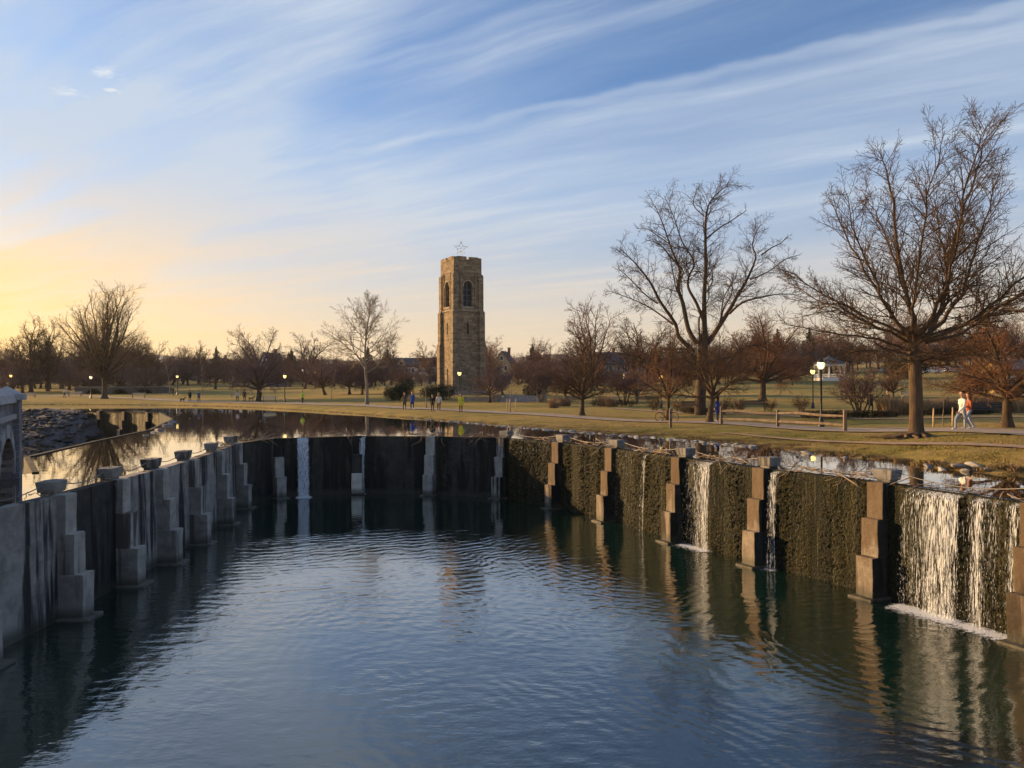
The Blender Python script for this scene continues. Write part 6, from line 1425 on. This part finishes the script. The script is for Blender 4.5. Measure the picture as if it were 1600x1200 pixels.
def person(px, d, face, top, legs, shoe, hair, label, stride=.22, h=1.72, long_hair=False, coat=False, arm='swing', voxel=.022, near=False, sit=False, phase=1, x=None):
    s = h / 1.75; S = []
    hip = .93; f = stride * phase; bob = 0.02 if stride else 0
    def seg(a, b, ra, rb, t): S.append((tuple(v * s for v in a), tuple(v * s for v in b), ra * s, rb * s, t))
    hz = .50 if sit else hip
    ch = hz + .42; nk = hz + .57
    seg((0, 0, hz - .02), (0, .0, hz + .14), .150, .135, 'top'); seg((0, 0, hz + .14), (0, .01, ch - .06), .135, .155, 'top'); seg((-.13, .0, ch + .03), (.13, .0, ch + .03), .095, .095, 'top'); seg((-.07, .01, ch - .08), (.07, .01, ch - .08), .13, .13, 'top')
    if coat: seg((-.05, 0, hz - .22), (-.03, 0, hz + .1), .155, .14, 'top'); seg((.05, 0, hz - .22), (.03, 0, hz + .1), .155, .14, 'top')
    seg((0, 0, nk - .04), (0, .02, nk + .08), .058, .052, 'skin'); seg((0, .02, nk + .13), (0, .025, nk + .23), .078, .098, 'skin'); seg((0, .035, nk + .10), (0, .04, nk + .14), .055, .06, 'skin'); seg((0, .115, nk + .17), (0, .125, nk + .145), .012, .018, 'skin')
    for sd in (-1, 1): seg((sd * .095, .01, nk + .15), (sd * .098, .0, nk + .19), .018, .022, 'skin')
    for sd in (-1, 1):
        g = f * sd; hx = sd * .095
        if sit: kn, an = (hx, .42, hz - .02), (hx, .45, .08)
        else: kn = (hx, g * .75 + abs(g) * .25 + .02, .50); an = (hx, g * 1.25 - .02, .085 + (.06 if g < -.1 else 0))
        seg((hx, 0, hz - .03), kn, .098, .068, 'legs'); seg(kn, an, .066, .046, 'legs'); tilt = -.06 if (g < -.1 and not sit) else 0
        seg((an[0], an[1] - .05, an[2] - .038), (an[0], an[1] + .14, an[2] - .045 + tilt), .042, .040, 'shoe')
        sh = (sd * .205, 0, ch + .02)
        if arm == 'swing' or (arm == 'hold' and sd < 0): el = (sd * .255, -g * .55 - .03, ch - .27); wr = (sd * .25, -g * 1.2 + .07, ch - .50)
        elif arm == 'pocket': el = (sd * .28, -.08, ch - .26); wr = (sd * .19, .10, ch - .44)
        elif arm == 'hold': el = (sd * .33, .10, ch - .10); wr = (sd * .50, .12, ch + .0)
        else: el = (sd * .26, .03, ch - .27); wr = (sd * .18, .24, ch - .22)
        seg(sh, el, .062, .050, 'top'); seg(el, wr, .048, .036, 'top'); wv = (Vector(wr) - Vector(el)).normalized(); w0 = Vector(wr); fw = Vector((0, 1, 0)); ac = wv.cross(Vector((sd, 0, 0))).normalized() if abs(wv.x) < .9 else Vector((0, 0, 1))
        seg(tuple(w0 + wv * .01), tuple(w0 + wv * .085), .028, .034, 'skin')
        if near:
            for q, (o, ln) in enumerate(((-.030, .070), (-.010, .085), (.010, .080), (.030, .062))):
                b0 = w0 + wv * .095 + ac * o; b1 = b0 + wv * ln * .55 - Vector((sd, 0, 0)) * .008; b2 = b1 + (wv * .8 - Vector((sd, 0, 0)) * .5).normalized() * ln * .5; seg(tuple(b0), tuple(b1), .0095, .009, 'skin'); seg(tuple(b1), tuple(b2), .009, .0075, 'skin')
            b0 = w0 + wv * .045 + ac * .035; b1 = b0 + (wv + ac).normalized() * .045; seg(tuple(b0), tuple(b1), .011, .010, 'skin'); seg(tuple(b1), tuple(b1 + wv * .03), .0095, .008, 'skin')
        else: seg(tuple(w0 + wv * .085), tuple(w0 + wv * .15), .030, .016, 'skin')
    order = ['top', 'legs', 'shoe', 'skin']; mats = [cloth(top), cloth(legs), cloth(shoe, .5), M_skin]
    me = capsule_mesh(S, voxel, mats, {k: i for i, k in enumerate(order)}, 'person')
    # stand the figure so that its lowest point is the ground
    zs = np.empty(len(me.vertices) * 3, np.float32); me.vertices.foreach_get('co', zs); lo = zs[2::3].min()
    p = spot(px, d, -lo + (.0)) if x is None else Vector(x); e = empty('person', p, R(face)); tag(e, label, 'person'); ob = share('body', me, e)
    hm = cloth(hair); c = Vector((0, .010, nk + .222)) * s; V, Q = [], []; nu, nv = 14, 9
    for j in range(nv + 1):
        for i in range(nu):
            th = j / nv * (1.95 if long_hair else 1.65); ph = i * 6.2832 / nu; fr = math.sin(ph); th2 = th * (0.62 if fr > .3 else (1.0 if fr < -.2 else .85)); rr = .124 * s * (1 + .05 * math.sin(i * 3 + j))
            q = Vector((rr * .92 * math.sin(th2) * math.cos(ph), rr * 1.04 * math.sin(th2) * math.sin(ph) - .006, rr * math.cos(th2) * 1.08)); 
            if long_hair and j >= nv - 2 and fr < .1: q.z -= .09 * (j - nv + 3) * s; q.y -= .01
            V.append(c + q)
    Q = [(j * nu + i, j * nu + (i + 1) % nu, (j + 1) * nu + (i + 1) % nu, (j + 1) * nu + i) for j in range(nv) for i in range(nu)]
    mesh_obj('hair', V, [q[::-1] for q in Q], hm, e, True)
    if near:
        for sd in (-1, 1): m = MB(); q = Vector((sd * .034, .105, nk + .20)) * s; m.lathe([(.002, q.z - .007), (.009, q.z - .004), (.010, q.z), (.009, q.z + .004), (.002, q.z + .007)], 8, c=(q.x, q.y)); m.build('eye', M_eye, e, True)
        m = MB(); q = Vector((0, .112, nk + .105)) * s; m.box(q.x - .024, q.x + .024, q.y - .012, q.y + .006, q.z - .005, q.z + .005); m.build('mouth', cloth((.30, .10, .08)), e)
    return e
# facing: 0 = away from the camera, 90 = to the left, 180 = to the camera, -90 = to the right
JEAN, DARKJ, BLACK, WHITE = (.22, .27, .36), (.03, .035, .05), (.014, .014, .016), (.70, .68, .64)
person(1503.5, 37.3, 95, (.72, .70, .66), (.25, .29, .36), (.7, .68, .66), (.035, .022, .014), 'man in white sweatshirt and pale jeans walking left in front of the woman', .24, 1.78, near=True, voxel=.0115)
person(1513.5, 37.9, 88, (.34, .10, .045), (.28, .32, .40), (.7, .68, .66), (.20, .07, .03), 'woman in rust red top and pale jeans walking close behind the man', .22, 1.68, True, arm='front', near=True, voxel=.0115, phase=-1)
person(1120.5, 54.5, 60, (.02, .045, .25), (.07, .085, .12), (.55, .55, .55), (.05, .03, .02), 'person in blue jacket and dark trousers standing at the fence end', 0, 1.74, True, arm='pocket', near=True, voxel=.0115, coat=True)
person(720, 72.0, 175, (.62, .56, .03), (.22, .05, .05), (.1, .1, .1), (.10, .05, .03), 'person in bright yellow jacket and maroon trousers on the path by the tower', .05, 1.70, True, arm='pocket', coat=True)
person(685.5, 73.0, 5, (.62, .58, .52), (.12, .055, .045), (.5, .5, .5), (.22, .15, .09), 'person in white jacket and brown trousers walking beside a child in black', .12, 1.72, True)
person(675.5, 73.0, 0, (.018, .02, .024), (.06, .06, .065), (.1, .1, .1), (.22, .16, .1), 'smaller person in black top beside the person in white', .14, 1.55)
person(644, 79.5, 172, (.02, .06, .28), (.02, .025, .05), (.7, .7, .7), (.03, .02, .015), 'person in long open blue coat walking left of the tower', .12, 1.78, coat=True)
person(632, 79.5, 178, (.085, .06, .045), (.03, .03, .035), (.05, .05, .05), (.12, .07, .04), 'person in brown coat walking left of the blue coat', .14, 1.70, True, coat=True)
person(472.5, 101, -150, (.42, .62, .06), (.02, .02, .03), (.05, .05, .06), (.05, .03, .02), 'jogger in neon green vest on the far path', .28, 1.68, arm='front')
person(407, 113.5, 90, BLACK, BLACK, BLACK, (.02, .015, .01), 'person all in dark clothes by the bench on the far bank', 0, 1.8, coat=True, arm='pocket')
person(382, 116, -170, (.10, .02, .025), DARKJ, BLACK, (.03, .02, .015), 'person in dark red jacket with a dog on the far path', .14, 1.75)
person(371, 116.5, -175, (.62, .52, .55), BLACK, WHITE, (.06, .04, .03), 'woman in white top and black leggings on the far path', .16, 1.66, True)
person(310.5, 120, 0, (.07, .10, .18), DARKJ, BLACK, (.03, .02, .015), 'person in blue jacket walking away with the black dog walker', .16, 1.72)
person(296.5, 121, 5, BLACK, (.07, .075, .08), BLACK, (.03, .02, .015), 'person in black coat walking beside the black dog', .16, 1.78, coat=True)
person(270.5, 145, 0, (.02, .03, .03), BLACK, BLACK, (.03, .02, .01), 'distant dark figure left of the dog walkers', .1, 1.7, voxel=.02)
person(100.5, 140, -90, (.6, .58, .55), (.03, .03, .04), BLACK, (.05, .03, .02), 'distant figure in white shirt left of the lone oak', .18, 1.72, voxel=.02)
person(1360, 62, -80, BLACK, BLACK, BLACK, (.02, .015, .01), 'dark-clad person standing right of the multi-stemmed shrub tree', .1, 1.75, coat=True, arm='front')
person(1387, 61, 90, BLACK, BLACK, BLACK, (.02, .015, .01), 'dark-clad person leaning by the tan grass left of the oak', .0, 1.72, coat=True, arm='front')
person(1535.5, 108, 0, BLACK, BLACK, BLACK, (.02, .015, .01), 'small far figure in black among the young trees on the slope', .1, 1.72, voxel=.02)
def dog(px, d, face, col, label, sc=1.0):
    S = []; seg = lambda a, b, ra, rb: S.append((tuple(v * sc for v in a), tuple(v * sc for v in b), ra * sc, rb * sc, 'fur'))
    seg((0, .22, .50), (0, .05, .50), .13, .115); seg((0, .05, .50), (0, -.28, .53), .11, .10); seg((0, .28, .55), (0, .42, .72), .085, .06); seg((0, .44, .76), (0, .50, .77), .075, .065); seg((0, .54, .75), (0, .66, .72), .045, .03); seg((0, -.34, .56), (0, -.50, .66), .03, .022); seg((0, -.50, .66), (0, -.58, .80), .022, .012)
    for s in (-1, 1):
        seg((s * .05, .42, .82), (s * .075, .40, .86), .03, .014); seg((s * .08, .24, .44), (s * .08, .22, .24), .055, .032); seg((s * .08, .22, .24), (s * .08, .24, .03), .03, .024); seg((s * .08, .24, .025), (s * .08, .30, .025), .028, .024)
        seg((s * .08, -.28, .50), (s * .08, -.22, .32), .08, .05); seg((s * .08, -.22, .32), (s * .08, -.36, .20), .045, .028); seg((s * .08, -.36, .20), (s * .08, -.32, .03), .028, .023); seg((s * .08, -.32, .025), (s * .08, -.26, .025), .026, .024)
    me = capsule_mesh(S, .018, [cloth(col)], {'fur': 0}, 'dog'); e = empty('dog', spot(px, d), R(face)); tag(e, label, 'dog'); share('body', me, e)
dog(285, 120, -100, (.015, .014, .014), 'black dog on the far path left of the black coat walker'); dog(392.5, 115.5, -90, (.16, .10, .055), 'tan dog on the far path beside the dark red jacket')

# ------------------------------------------------------------------ hills and haze
def hills():
    M_hill = material('wooded_hill', (.060, .055, .045), .95, .3, .004)
    for nm, d, zs, seed in (('hills', 2600, (70, 130), 3), ('hills', 1500, (35, 62), 8)):
        V = []; n = 120
        for i in range(n + 1):
            u = -1.3 + 2.6 * i / n; x = u * d; k = .5 + .5 * noise.noise(Vector((u * 3.1, seed, 0))) + .25 * noise.noise(Vector((u * 9, seed, 5))); z = zs[0] + (zs[1] - zs[0]) * k
            for j, (f, dy) in enumerate(((0, -420), (.45, -220), (.85, -80), (1, 0), (.8, 150), (0, 600))): V.append((x, d + dy + 60 * noise.noise(Vector((u * 6, j, seed))), 15 + (z - 15) * f + 3 * noise.noise(Vector((u * 40, j, seed)))))
        Q = [(i * 6 + j, (i + 1) * 6 + j, (i + 1) * 6 + j + 1, i * 6 + j + 1) for i in range(n) for j in range(5)]; tag(mesh_obj(nm, V, Q, M_hill, smooth=True), kind='structure')
hills()
woods('woods', 'far brown bare woodland that reads as one band behind the park', 330, 620, 64, -.75, .75, 5, (.55, .95))
def build_haze():
    m = bpy.data.materials.new('haze_air'); m.use_nodes = True; t = NT(m.node_tree); t.n.remove(t.n['Principled BSDF'])
    v = t.add('ShaderNodeVolumePrincipled'); v.inputs['Color'].default_value = (.86, .90, .97, 1); v.inputs['Density'].default_value = .00008; v.inputs['Anisotropy'].default_value = .25
    t.l.new(v.outputs[0], t.n['Material Output'].inputs['Volume'])
    b_ = MB(); b_.box(-4600, 4600, -60, 4300, -2.5, 175); o = b_.build('haze', m); tag(o, kind='stuff')
build_haze()
if False: print('triangles', sum(len(m_.loop_triangles) if m_.loop_triangles else sum(len(p_.vertices) - 2 for p_ in m_.polygons) for m_ in bpy.data.meshes if m_.users), 'objects', len(bpy.data.objects), 'script s', round(time.time() - T0, 1))
